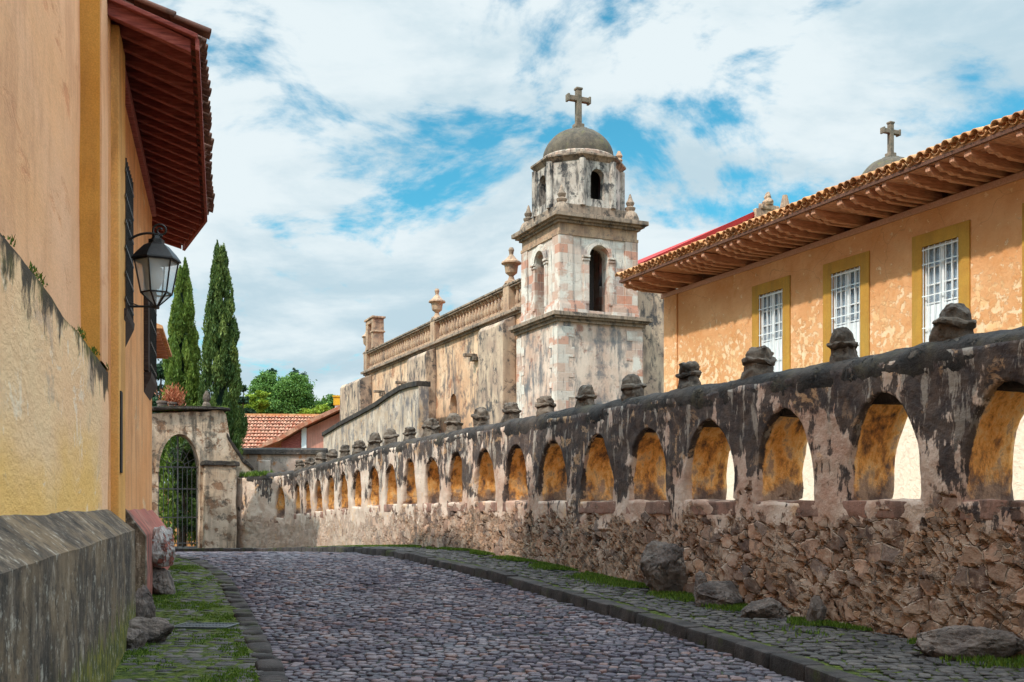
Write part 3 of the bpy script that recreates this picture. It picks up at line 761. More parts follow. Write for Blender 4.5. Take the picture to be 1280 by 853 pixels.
# ================================================================== LEFT: near house (tall, out of the frame)
AN = math.atan(.29)
def left_near():
    A = empty('lime_washed_house', (0, 0, 0), AN, label='tall orange house at the near left with mossy ledge and sloped grey plinth', cat='house')
    y0, y1 = -22.0, 12.21
    # lower wall, dense enough to be uneven
    def slab(name, mat, xf, xb, za, zb, ya, yb, top_in=0, amp=.03, step=.16, seed=0):
        """wall slab facing +x; front at xf, back at xb, sloped top rising to the back by top_in"""
        ys_ = np.arange(ya, yb + 1e-6, (yb - ya) / max(1, round((yb - ya) / step))); prof = []
        nz = max(2, int((zb - za) / step))
        for k in range(nz + 1): prof.append((xf, za + (zb - za) * k / nz))
        nt = max(1, int(abs(xf - xb) / step) + 2)
        for k in range(1, nt + 1): prof.append((xf + (xb - xf) * k / nt, zb + top_in * k / nt))
        V = []
        for y in ys_:
            for (x, z) in prof:
                v = Vector((x, y, z)); d = mnoise.noise_vector(v * .8 + Vector((seed, 0, 0))) * amp + mnoise.noise_vector(v * 4 + Vector((seed, 5, 0))) * amp * .25
                V.append((x + d.x, y, z + (d.z if z > za + .01 else 0)))
        n = len(prof); m = len(ys_)
        i, j = np.meshgrid(np.arange(n - 1), np.arange(m - 1)); a = (j * n + i).ravel()
        Fq = np.stack([a, a + 1, a + n + 1, a + n], 1)
        # end cap facing away and toward the viewer
        def cap(row, flip):
            b = len(V); base = row * n
            for k in range(n): V.append((xb - .02, V[base + k][1], V[base + k][2]))
            f = [(base + k, base + k + 1, b + k + 1, b + k) for k in range(n - 1)]
            return [q[::-1] for q in f] if not flip else f
        F2 = cap(m - 1, True) + cap(0, False)
        o = mesh_np(name, np.array(V), np.concatenate([Fq, np.array(F2)]), mat, A, smooth=False)
        bm = bmesh.new(); bm.from_mesh(o.data); bmesh.ops.recalc_face_normals(bm, faces=bm.faces)
        bmesh.ops.remove_doubles(bm, verts=bm.verts, dist=.001); bm.to_mesh(o.data); bm.free()
        o.data.polygons.foreach_set('use_smooth', [True] * len(o.data.polygons)); o.data.set_sharp_from_angle(angle=R(28))
        return o
    slab('lower_wall', M['left_low'], -1.065, -1.45, 1.40, 3.03, y0, y1, top_in=.22, amp=.022, step=.14)
    slab('plinth', M['plinth'], -.80, -1.30, -.05, 1.315, y0, y1, top_in=.42, amp=.013, step=.06, seed=3)
    # upper wall, behind the ledge
    slab('upper_wall', M['left_wall'], -1.27, -1.7, 3.0, 14.0, y0, 11.40, amp=.02, step=.4, seed=7)
    slab('pier', M['left_wall'], -1.068, -1.7, 3.06, 14.0, 11.37, 12.205, amp=.008, step=.3, seed=9)
    mb = MB(); mb.box(-1.6, -1.082, 11.335, 11.366, 3.0, 14.0); mb.build('pier_face_shade', M['pier_shade'], A)  # thin slab carrying the painted shade of the pier front
    mb = MB(); mb.box(-7.5, -1.5, y0, 12.1, 0, 13.9); mb.build('house_core', M['left_wall'], A)
    mb = MB(); mb.box(-7.8, -.6, y0 - .2, 12.3, 14.02, 14.25); mb.build('roof_edge', M['tile_dark'], A)
    # weeds on the ledge
    pts = []
    for _ in range(2600):
        y = random.uniform(5, 12.1)
        if mnoise.noise(Vector((y * 1.7, 0, 3))) > .02: pts.append((-1.065 - random.uniform(-.01, .17), y, 3.05 + random.uniform(0, .04)))
    # moss belongs to the ledge: stuff part
    g_ = blades('ledge_moss', pts, .01, .045, M['grass'], w=.006); g_.parent = A; g_['kind'] = 'stuff'
left_near()

# ================================================================== LEFT: farther house with deep red eaves
AF = math.atan(.28)
def left_far():
    A = empty('eaved_house', (0, 0, 0), AF, label='orange house behind the near left corner with deep dark red rafter eaves and barred windows', cat='house')
    XW = -1.168; Y0, Y1 = 12.35, 19.35
    # wall bends away to the left at Y1 (seen only as the corner)
    def yw(t): return t
    poly = [(XW, Y0 - .3), (XW, Y1), (-1.75, 21.7), (-7.5, 22.0), (-7.5, Y0 - .3)]
    mb = MB(); mb.prism(poly, 0, 6.95, axis='z'); mb.build('wall', M['far_left_wall'], A, bevel=.03)
    mb = MB(); mb.box(XW - .3, XW + .085, 12.25, 13.05, 1.35, 6.9); mb.build('ochre_strip', M['strip'], A, bevel=.015, rough=.006, rsub=2, rscale=2)
    mb = MB(); mb.box(XW - .02, XW + .10, 12.33, 12.52, 1.95, 2.86); mb.build('slot_shade', M['void'], A)  # black box painted as the shade inside a narrow slot
    # pink plinth, sloped top, in two steps
    mb = MB()
    mb.prism([(XW + .01, 0), (XW + .245, 0), (XW + .245, 1.19), (XW + .215, 1.25), (XW + .01, 1.53)], 13.95, 17.6, axis='y')
    pl = mb.build('plinth', M['pink_plinth'], A, bevel=.02, rough=.02, rsub=3, rscale=2.5)
    mb = MB()
    mb.prism([(XW + .01, 0), (XW + .29, 0), (XW + .29, 1.12), (XW + .26, 1.17), (XW + .01, 1.5)], 17.6, Y1, axis='y')
    pl = mb.build('plinth', M['pink_plinth'], A, bevel=.02, rough=.02, rsub=3, rscale=2.5)
    mb = MB()
    mb.prism([(XW + .01, 0), (XW + .26, 0), (XW + .26, 1.20), (XW + .01, 1.54)], 13.78, 13.945, axis='y')
    mb.build('plinth_end', M['plinth'], A, bevel=.01, rough=.015, rsub=2, rscale=3)
    # windows: tall iron grilles standing off the wall
    def window(ya, yb, za, zb):
        f = MB(); pr = .07
        f.box(XW, XW + pr, ya, ya + .07, za, zb); f.box(XW, XW + pr, yb - .07, yb, za, zb)
        f.box(XW, XW + pr, ya + .07, yb - .07, zb - .08, zb); f.box(XW, XW + pr, ya + .07, yb - .07, za, za + .08)
        f.box(XW + .005, XW + .02, ya + .07, yb - .07, za + .08, zb - .08)
        fr = f.build('window', M['wood_dark'], A, bevel=.008)
        g = MB()
        n = 7
        for i in range(n):
            y = ya + .1 + (yb - ya - .2) * i / (n - 1); g.bar((XW + .10, y, za - .05), (XW + .10, y, zb + .05), .018)
        for z in np.linspace(za + .1, zb - .1, 6): g.bar((XW + .102, ya, z), (XW + .102, yb, z), .012, .03)
        g.build('grille', M['iron'], fr)
        b = MB(); ym = (ya + yb) / 2
        b.prism([(XW + .0, za - .02), (XW + .12, za - .02), (XW + .11, za - .10), (XW, za - .34)], ya + .02, yb - .02, axis='y')
        b.build('bracket_sill', M['wood_dark'], fr, bevel=.01)
    window(12.85, 14.0, 3.9, 5.6)
    window(17.3, 18.9, 3.70, 5.65)
    # cornice moulding under the rafters
    mb = MB(); mb.box(XW - .05, XW + .07, 12.25, Y1, 6.66, 6.84); mb.build('wall_plate', M['wood_red'], A, bevel=.01)
    # eaves: rafters falling outward, boards, tiles; the run bends with the wall
    XO = -.27; ZI, ZO = 6.92, 6.56
    def raf(i, y):
        r = MB()
        w = .10; zi, zo = ZI, ZO
        r.prism([(XW - .1, zi), (XO - .05, zo + .02), (XO - .05, zo + .16), (XW - .1, zi + .17)], y - w / 2, y + w / 2, axis='y')
        return r
    ys_ = np.arange(12.05, 19.0, .385)
    first = None
    for i, y in enumerate(ys_):
        if first is None:
            first = raf(i, 0).build('rafter', M['wood_red'], A, bevel=.008); first.location = (0, y, 0)
        else:
            c = first.copy(); col.objects.link(c); c.parent = A; c.location = (0, y + random.gauss(0, .012), random.gauss(0, .006)); c.rotation_euler = (0, 0, random.gauss(0, .008))
    for k in range(6):                       # hip: fanned rafters round the bend
        f = (k + .5) / 6
        r = MB(); a = Vector((XW - .1 - .65 * f, 19.2 + 2.35 * f, 0)); b = Vector((XO - .05 - .46 * f, 19.15 + 2.25 * f, 0))
        d = (b - a).normalized(); nn = Vector((-d.y, d.x, 0)) * .05
        P = [a - nn + Vector((0, 0, ZI)), b - nn + Vector((0, 0, ZO)), b + nn + Vector((0, 0, ZO)), a + nn + Vector((0, 0, ZI))]
        r.hexa(P + [p + Vector((0, 0, .15)) for p in P]); r.build('rafter', M['wood_red'], A, bevel=.008)
    path_o = [(XO, 11.95), (XO, 19.15), (-.73, 21.5)]; path_i = [(XW - .5, 11.95), (XW - .5, 19.4), (-2.35, 21.7)]
    def sweep(name, mat, pro, **kw):
        """pro: list of (t 0=inner 1=outer, z offset over the slope)"""
        mb = MB(); rings = []
        for (o_, i_) in zip(path_o, path_i):
            ring = []
            for (t, dz) in pro:
                x = i_[0] + (o_[0] - i_[0]) * t; y = i_[1] + (o_[1] - i_[1]) * t
                zz = ZI + .20 + (ZO - ZI) * ((x0_of(t)))
                ring.append(mb.bm.verts.new((x, y, zz + dz)))
            rings.append(ring)
        for a, b in zip(rings, rings[1:]):
            for k in range(len(a)): mb.bm.faces.new([a[k], a[(k + 1) % len(a)], b[(k + 1) % len(a)], b[k]])
        mb.bm.faces.new(rings[0]); mb.bm.faces.new(rings[-1][::-1])
        return mb.build(name, mat, A, **kw)
    def x0_of(t): return (t * 1.4 - .4)
    sweep('soffit_board', M['wood_red'], [(0, -.035), (1.02, -.035), (1.02, .0), (0, .0)])
    sweep('fascia', M['wood_red'], [(1.0, -.16), (1.03, -.16), (1.03, -.037), (1.0, -.037)])
    # roof tiles: barrels running down the slope, with rounded ends
    T = []; Fc = []
    def barrel(p, q, r, seg=6, over=True, n=1):
        p = Vector(p); q = Vector(q); d = (q - p).normalized(); sd_ = d.cross(Vector((0, 0, 1))).normalized(); up = sd_.cross(d).normalized()
        b = len(T)
        for (c, rr) in ((p, r * .85), (q, r)):
            for k in range(seg + 1):
                a = math.pi * k / seg; s_ = 1 if over else -1
                T.append(tuple(c + sd_ * math.cos(a) * rr + up * math.sin(a) * rr * s_))
            for k in range(seg + 1):
                a = math.pi * (seg - k) / seg; s_ = 1 if over else -1
                T.append(tuple(c + sd_ * math.cos(a) * (rr - .018) + up * math.sin(a) * (rr - .018) * s_))
        m = 2 * (seg + 1)
        for k in range(m): Fc.append((b + k, b + (k + 1) % m, b + m + (k + 1) % m, b + m + k))
        for k in range(seg):
            Fc.append((b + m + k, b + m + k + 1, b + m + m - 2 - k, b + m + m - 1 - k)); Fc.append((b + k + 1, b + k, b + m - 1 - k, b + m - 2 - k))
    def run(po, pi, n):
        for k in range(n):
            f = (k + .5) / n
            o1 = Vector((po[0][0] + .075 + random.gauss(0, .015) + (po[1][0] - po[0][0]) * f, po[0][1] + (po[1][1] - po[0][1]) * f, ZO + .24 + random.gauss(0, .008)))
            i1 = Vector((pi[0][0] + (pi[1][0] - pi[0][0]) * f, pi[0][1] + (pi[1][1] - pi[0][1]) * f, ZI + .44))
            d = (o1 - i1)
            for j in range(4):
                a = i1 + d * (j / 4); b = i1 + d * ((j + 1) / 4 + .03) + Vector((0, 0, .0))
                barrel(a + Vector((0, 0, .0)), b + Vector((0, 0, .018)), .085 + random.uniform(-.006, .006))
            o2 = o1 + Vector((0, 0, -.03)); barrel(i1 + Vector(((po[1][0] - po[0][0]) / n / 2, (po[1][1] - po[0][1]) / n / 2, -.02)), o2 + Vector(((po[1][0] - po[0][0]) / n / 2, (po[1][1] - po[0][1]) / n / 2, 0)) - d * .02, .085, over=False)
    run(path_o[:2], path_i[:2], 34); run(path_o[1:], path_i[1:], 11)
    mesh_np('roof_tiles', np.array(T), np.array(Fc), M['tile_dark'], A)
    mb = MB(); mb.prism([(XW - .45, 7.30), (XW - 3.3, 8.1), (-7.6, 7.2)], 12.0, 21.8, axis='y'); mb.build('roof', M['tile_dark'], A)
    mb = MB(); mb.bar((XW - .5, 11.96, 7.22), (XO + .02, 11.96, 6.74), .07, .05); mb.build('verge_board', M['wood_red'], A, bevel=.01)
left_far()

def left_third():
    # a further house round the bend: only its eave corner shows
    A = empty('tiled_house', (-13.6, 30.5, -.1), AF, label='small eave corner of a further house showing past the orange house under the lantern', cat='house')
    mb = MB(); mb.box(-4.0, 2.55, -1.8, 3.2, 0, 6.6); mb.build('wall', M['far_left_wall'], A)
    mb = MB(); mb.prism([(3.30, 6.62), (3.30, 6.70), (-.7, 8.3), (-4.5, 6.7), (-4.5, 6.62)], -2.3, 3.6, axis='y'); mb.build('roof', M['tile'], A)
    for k in range(9):
        y = -2.1 + k * .66
        mb = MB(); mb.box(2.55, 3.2, y - .05, y + .05, 6.5, 6.615); mb.build('rafter', M['wood_tan'], A)
left_third()

# ================================================================== wall lantern
def lantern():
    X, Y = (-4.71 - .005 * 0), 12.5
    c, s = math.cos(AF), math.sin(AF)
    # local frame: x away from the wall, y along it
    A = empty('wall_lantern', (X, Y, 4.0), AF, label='black iron lantern with clear panes on a scrolled bracket from the left orange wall', cat='lantern')
    L = .445                               # lantern axis from the wall
    b = MB()
    def scroll(cx, cz, r0, r1, a0, a1, n=26, th=.011):
        return [(cx + (r0 + (r1 - r0) * k / n) * math.cos(a0 + (a1 - a0) * k / n), 0, cz + (r0 + (r1 - r0) * k / n) * math.sin(a0 + (a1 - a0) * k / n)) for k in range(n + 1)]
    # big bow from low on the wall, up and over to the lantern head
    bow = []
    for k in range(25):
        a = R(205) + (R(68) - R(205)) * k / 24
        bow.append((.37 + .40 * math.cos(a), 0, .48 + .44 * math.sin(a)))
    b.tube(bow, .016); b.tube([bow[-1], (L, 0, .875)], .016)
    b.tube(scroll(.035, 1.02, .10, .02, R(-60), R(560)), .013)
    b.tube(scroll(L + .05, .965, .10, .018, R(230), R(-330)), .014)
    b.tube([(.0, 0, -.05), (L, 0, -.03)], .015); b.tube([(.03, 0, .04), (.25, 0, -.04), (L, 0, -.045)], .007)
    b.tube(scroll(.045, -.13, .075, .018, R(80), R(-440)), .009)
    b.box(-.005, .02, -.02, .02, -.25, 1.12)
    b.build('bracket', M['iron'], A, smooth=True)
    N = 6; ph = R(12)
    def ring(r, z): return [Vector((L + r * math.cos(ph + 2 * math.pi * k / N), r * math.sin(ph + 2 * math.pi * k / N), z)) for k in range(N)]
    RT, RM, RB = .275, .195, .03; ZT, ZM, ZB = .56, .14, -.02
    f = MB(); a, m_, bb = ring(RT, ZT), ring(RM, ZM), ring(RB, ZB)
    for k in range(N):
        f.bar(a[k], m_[k], .020); f.bar(m_[k], bb[k], .018); f.bar(a[k], a[(k + 1) % N], .024); f.bar(m_[k], m_[(k + 1) % N], .020)
    f.lathe([(.035, -.06), (.04, -.03), (.02, .0)], (L, 0, 0), 8); f.build('frame', M['iron'], A)
    rf = MB(); rf.lathe([(.315, .565), (.312, .585), (.255, .66), (.16, .76), (.10, .795), (.10, .84), (.065, .85), (.05, .89), (.02, .90)], (L, 0, 0), N, ph); rf.build('hood', M['iron'], A)
    for k in range(N):
        g_ = MB(); q = [a[k], a[(k + 1) % N], m_[(k + 1) % N], m_[k]]; cc = Vector((L, 0, 0))
        inn = lambda p, e=.012: Vector((cc.x + (p.x - cc.x) * (1 - e * 2), p.y * (1 - e * 2), p.z))
        vs = [g_.bm.verts.new(inn(p)) for p in q]; g_.bm.faces.new(vs)
        vs = [g_.bm.verts.new(inn(p)) for p in (m_[k], m_[(k + 1) % N], bb[(k + 1) % N], bb[k])]; g_.bm.faces.new(vs)
        g_.build('glass_pane', M['lamp_glass'], A)
    lb = MB(); lb.lathe([(.03, .20), (.05, .24), (.085, .30), (.09, .40), (.07, .47), (.035, .52), (.03, .57)], (L, 0, 0), 14); lb.build('bulb', M['white_paint'], A, smooth=True)
    A.scale = (.93, .93, .93); A.location.z = 4.02
lantern()

# ================================================================== drain cover in the left pavement
def drain():
    z = float(zr(11.95)) + .05
    A = empty('drain_cover', (-3.52, 11.95, z), R(-6), label='blue grey slotted metal drain cover set in the mossy left pavement', cat='drain')
    f = MB(); f.box(-.33, -.30, -.22, .22, -.03, .012); f.box(.30, .33, -.22, .22, -.03, .012); f.box(-.30, .30, .19, .22, -.03, .012); f.box(-.30, .30, -.22, -.19, -.03, .012)
    f.build('frame', M['drain_iron'], A)
    g_ = MB()
    for k in range(15): x = -.28 + k * .04; g_.box(x - .011, x + .011, -.19, .19, -.02, .006)
    g_.box(-.30, .30, -.012, .012, -.02, .008); g_.build('grate', M['drain_iron'], A)
    g_ = MB(); g_.box(-.30, .30, -.19, .19, -.035, -.028); g_.build('pit_shade', M['void'], A)  # black sheet for the shade below the grate
drain()

# ================================================================== boulders
def boulder(name, loc, size, label, mat='rock', seed=0, rz=0, flat=.5, group=None):
    bm = bmesh.new(); bmesh.ops.create_icosphere(bm, subdivisions=6, radius=1)
    off = Vector((seed * 3.3, seed * 1.7, seed * 5.1))
    # facet by planes then noise
    rr = random.Random(seed * 13 + 5); planes = [(Vector((rr.gauss(0, 1), rr.gauss(0, 1), rr.gauss(0, .8))).normalized(), rr.uniform(.55, .85)) for _ in range(11)]
    for v in bm.verts:
        p = v.co.copy()
        for n_, d_ in planes:
            t = p.dot(n_)
            if t > d_: p -= n_ * (t - d_) * .85
        p *= 1 + .20 * mnoise.noise(p * 1.4 + off) + .10 * mnoise.noise(p * 3.6 + off) + .045 * mnoise.noise(p * 9 + off) + .02 * mnoise.noise(p * 22 + off)
        if p.z < -flat: p.z = -flat + (p.z + flat) * .15
        v.co = Vector((p.x * size[0], p.y * size[1], (p.z + flat) * size[2]))
    me = bpy.data.meshes.new(name); bm.to_mesh(me); bm.free(); me.polygons.foreach_set('use_smooth', [True] * len(me.polygons)); me.set_sharp_from_angle(angle=R(28)); me.materials.append(M[mat])
    o = bpy.data.objects.new(name, me); col.objects.link(o); o.location = loc; o.rotation_euler = (0, 0, rz)
    return tag(o, label, 'boulder', group)
def at(u, Y): return (u - 640) / F * Y
def zp(y, o=.15): return float(zr(y)) + o - .02
boulder('boulder', (at(839, 14.2), 14.2, zp(14.2)), (.40, .32, .50), 'large dark upright boulder leaning on the arcade wall on the right pavement', seed=2, flat=.6, group='boulders along the foot of the arcade wall')
boulder('boulder', (at(902, 12.9), 12.9, zp(12.9)), (.34, .24, .22), 'low dark flat-topped boulder just right of the large upright one at the wall', seed=4, flat=.45, group='boulders along the foot of the arcade wall')
boulder('boulder', (at(957, 12.0), 12.0, zp(12.0)), (.27, .22, .17), 'small rounded dark stone on the grass strip, third of the boulders from the upright one', seed=5, flat=.4, group='boulders along the foot of the arcade wall')
boulder('boulder', (at(1019, 11.35), 11.35, zp(11.4)), (.12, .10, .22), 'thin upright brown stone set against the foot of the arcade wall', seed=6, flat=.5, group='boulders along the foot of the arcade wall')
boulder('boulder', (at(1213, 9.25), 9.25, zp(9.2)), (.44, .22, .21), 'long low slab boulder at the near right end of the pavement', seed=9, flat=.45, rz=-.35, group='boulders along the foot of the arcade wall')
boulder('boulder', (at(878, 13.7), 13.6, zp(13.6)), (.17, .15, .26), 'narrow brown stone wedged between the two larger boulders and the wall', seed=11, flat=.4, group='boulders along the foot of the arcade wall')
boulder('boulder', (at(177, 12.2), 12.2, zp(12.1, .05)), (.16, .20, .30), 'round dark boulder in the gap between the grey and pink plinths', seed=12, flat=.6, group='boulders along the left plinths')
boulder('boulder', (at(200, 14.8), 14.8, zp(14.8, .05)), (.22, .24, .31), 'dark brown squared stone under the pale one at the pink plinth', seed=13, flat=.6, group='boulders along the left plinths')
boulder('boulder', (at(202, 14.75), 14.75, zp(14.7, .05) + .43), (.22, .23, .36), 'pale grey and red stained boulder resting on a dark stone by the pink plinth', mat='pale_rock', seed=14, flat=.6, group='boulders along the left plinths')
boulder('boulder', (at(178, 10.75), 10.75, zp(10.7, .05)), (.32, .20, .19), 'flat brown boulder lying in front of the grey plinth corner', seed=15, flat=.45, rz=.2, group='boulders along the left plinths')
boulder('boulder', (at(160, 10.3), 10.4, zp(10.3, .05)), (.14, .16, .16), 'small dark stone touching the flat boulder at the plinth foot', seed=16, flat=.5, group='boulders along the left plinths')

def rebase(A, p):
    """move a thing's Empty to its base without moving the parts"""
    p = Vector(p); m = Matrix.Rotation(A.rotation_euler.z, 3, 'Z')
    A.location = A.location + m @ p
    for ch in A.children: ch.location = ch.location - p

# ================================================================== the arcade wall
def drop(s): return float(np.interp(s, [0, 20, 26, 31, 37, 40], [0, 0, -.06, -.22, -.45, -.50]))
BEND = 36.15; XF = 7.81; TH = .62
BD = Vector((-.391, .92)).normalized()
def arc_pt(s, d):
    if s <= BEND: x, y = XF + d, s
    else: x, y = XF + BD.x * (s - BEND) + d * BD.y, BEND + BD.y * (s - BEND) - d * BD.x
    return x, y
def arcade():
    A = empty('arcade_wall', (0, 0, 0), RA, label='long soot blackened wall of open arches over rubble masonry, with a rounded coping', cat='wall')
    S = [8.19 + 1.52 * k + random.uniform(-.03, .03) for k in range(-7, 19)]
    wid = [random.uniform(.51, .55) for _ in S]
    ops = [(s, w_, 1.62 + drop(s), 1.90 + drop(s) + random.uniform(-.05, .05), 2.70 + drop(s) + random.uniform(-.04, .04)) for s, w_ in zip(S, wid)]
    last = (36.97, .31, 1.10, 1.45, 2.22)
    def P(s, d, z): x, y = arc_pt(s, d); return (x, y, z)
    z0 = lambda s: float(zr(from_right(*arc_pt(s, 0))[1])) - .15
    z1 = lambda s: 3.03 + drop(s)
    vs, fs = [], []
    rg = [(-4, 5.0, .15, [o for o in ops if o[0] < 4.9]), (5.0, 20.0, .034, [o for o in ops if 5 < o[0] < 19.6]), (20.0, BEND, .06, [o for o in ops if 20 < o[0] < BEND]), (BEND, 39.75, .07, [last])]
    dep = []
    for (a, b, dx, oo) in rg:
        v, f = arch_panel(a, b, z0, z1, oo, 0, TH, P, dx=dx, rows=(44, 16, 24), ndep=12, nin=22, power=.53)
        fs += [tuple(i + len(vs) for i in q) for q in f]; vs += v
    me = bpy.data.meshes.new('wall'); me.from_pydata(vs, [], fs)
    bm = bmesh.new(); bm.from_mesh(me); bmesh.ops.remove_doubles(bm, verts=bm.verts, dist=.0015); bmesh.ops.recalc_face_normals(bm, faces=bm.faces)
    # large scale unevenness
    for v in bm.verts:
        n_ = mnoise.noise_vector(v.co * .9) * .035 + mnoise.noise_vector(v.co * 3.2) * .022 + mnoise.noise_vector(v.co * 9) * .008
        v.co += n_
    bm.to_mesh(me); bm.free()
    co = np.empty(len(me.vertices) * 3, dtype=np.float32); me.vertices.foreach_get('co', co); co = co.reshape(-1, 3)
    dd = co[:, 0] - XF
    t = (co[:, 1] - BEND) * BD.y + (co[:, 0] - XF) * BD.x
    dbend = (co[:, 0] - XF) * BD.y - (co[:, 1] - BEND) * BD.x
    dd = np.where(co[:, 1] > BEND + .02, dbend, dd)
    at_ = me.attributes.new('depth', 'FLOAT', 'POINT'); at_.data.foreach_set('value', dd.astype(np.float32))
    me.polygons.foreach_set('use_smooth', [True] * len(me.polygons)); me.materials.append(M['arcade'])
    o = bpy.data.objects.new('wall', me); col.objects.link(o); o.parent = A
    # rounded coping swept along the top
    prof = []
    for k in range(15):
        a = math.pi * k / 14; prof.append((TH / 2 - math.cos(a) * (TH / 2 + .022), .235 * math.sin(a) ** .75))
    prof = [(.045, -.34), (.012, -.20), (-.012, -.10)] + prof + [(TH + .012, -.10), (TH - .012, -.20), (TH - .045, -.34)]
    ss = list(np.arange(-4, 5, .3)) + list(np.arange(5, 39.7, .06)); V = []
    for s in ss:
        for (d, h) in prof:
            x, y = arc_pt(s, d); v = Vector((x, y, 2.965 + drop(s) + h))
            n_ = mnoise.noise_vector(v * .9) * .035 + mnoise.noise_vector(v * 3.2) * .022 + mnoise.noise_vector(v * 9) * .012 + mnoise.noise_vector(v * 20) * .007
            V.append(v + n_)
    n = len(prof); i, j = np.meshgrid(np.arange(n), np.arange(len(ss) - 1)); a = (j * n + i).ravel(); b = (j * n + (i + 1) % n).ravel()
    mesh_np('coping', np.array([tuple(v) for v in V]), np.stack([a, b, b + n, a + n], 1), M['coping'], A, smooth=True)
    # sill slabs
    for k, o_ in enumerate(ops + [last]):
        s, hw, sl = o_[0], o_[1], o_[2]
        if s < 3: continue
        mb = MB(); e = .07 if k % 3 else .03
        pts = [(-hw - e, -.010), (hw + e, -.010), (hw + e, .2), (-hw - e, .2)]
        x0, y0 = arc_pt(s, 0); ang = 0 if s < BEND else math.atan2(-BD.x, BD.y)
        ca, sa = math.cos(ang), math.sin(ang)
        P4 = []
        for z in (sl - .17, sl + .012):
            for (q, d) in pts: P4.append((x0 + d * ca - q * sa, y0 + q * ca + d * sa, z))
        mb.hexa(P4); mb.build('sill', M['sill'], A, bevel=.012, rough=.018, rsub=3 if s < 20 else 1, rscale=4, seed=k, smooth=True)
    # pinnacles over the piers
    def pin(seed):
        mb = MB()
        mb.lathe([(.235, -.12), (.225, 0), (.21, .08), (.185, .165), (.17, .20)], n=8, ph=R(22), sx=.80)
        mb.lathe([(.17, .19), (.20, .205), (.205, .235), (.19, .25), (.15, .258)], n=14, sx=.9)
        mb.lathe([(.155, .25), (.155, .31), (.135, .365), (.10, .40), (.04, .415)], n=12, sx=.9)
        return mb.build('pinnacle', M['pinnacle'], A, rough=.045, rsub=2, rscale=6.5, seed=seed, smooth=True)
    kinds = [pin(i + 1) for i in range(4)]
    used = set(); n = 0
    for k in range(-4, 19):
        s = 8.30 + 1.52 * (k + .5)
        if k == 18: s = 36.2
        x, y = arc_pt(s, TH / 2 - .04); q = n % 4
        if q in used: o = kinds[q].copy(); col.objects.link(o); o.parent = A
        else: o = kinds[q]; used.add(q)
        o.location = (x, y, 3.145 + drop(s)); o.rotation_euler = (random.gauss(0, .04), random.gauss(0, .04), random.uniform(-.3, .3) + (math.pi if n % 8 > 3 else 0))
        f = random.uniform(.92, 1.08); o.scale = (f, f * random.uniform(.92, 1.08), f * random.uniform(.95, 1.06)); n += 1
    rebase(A, (XF, 8, .1))
arcade()

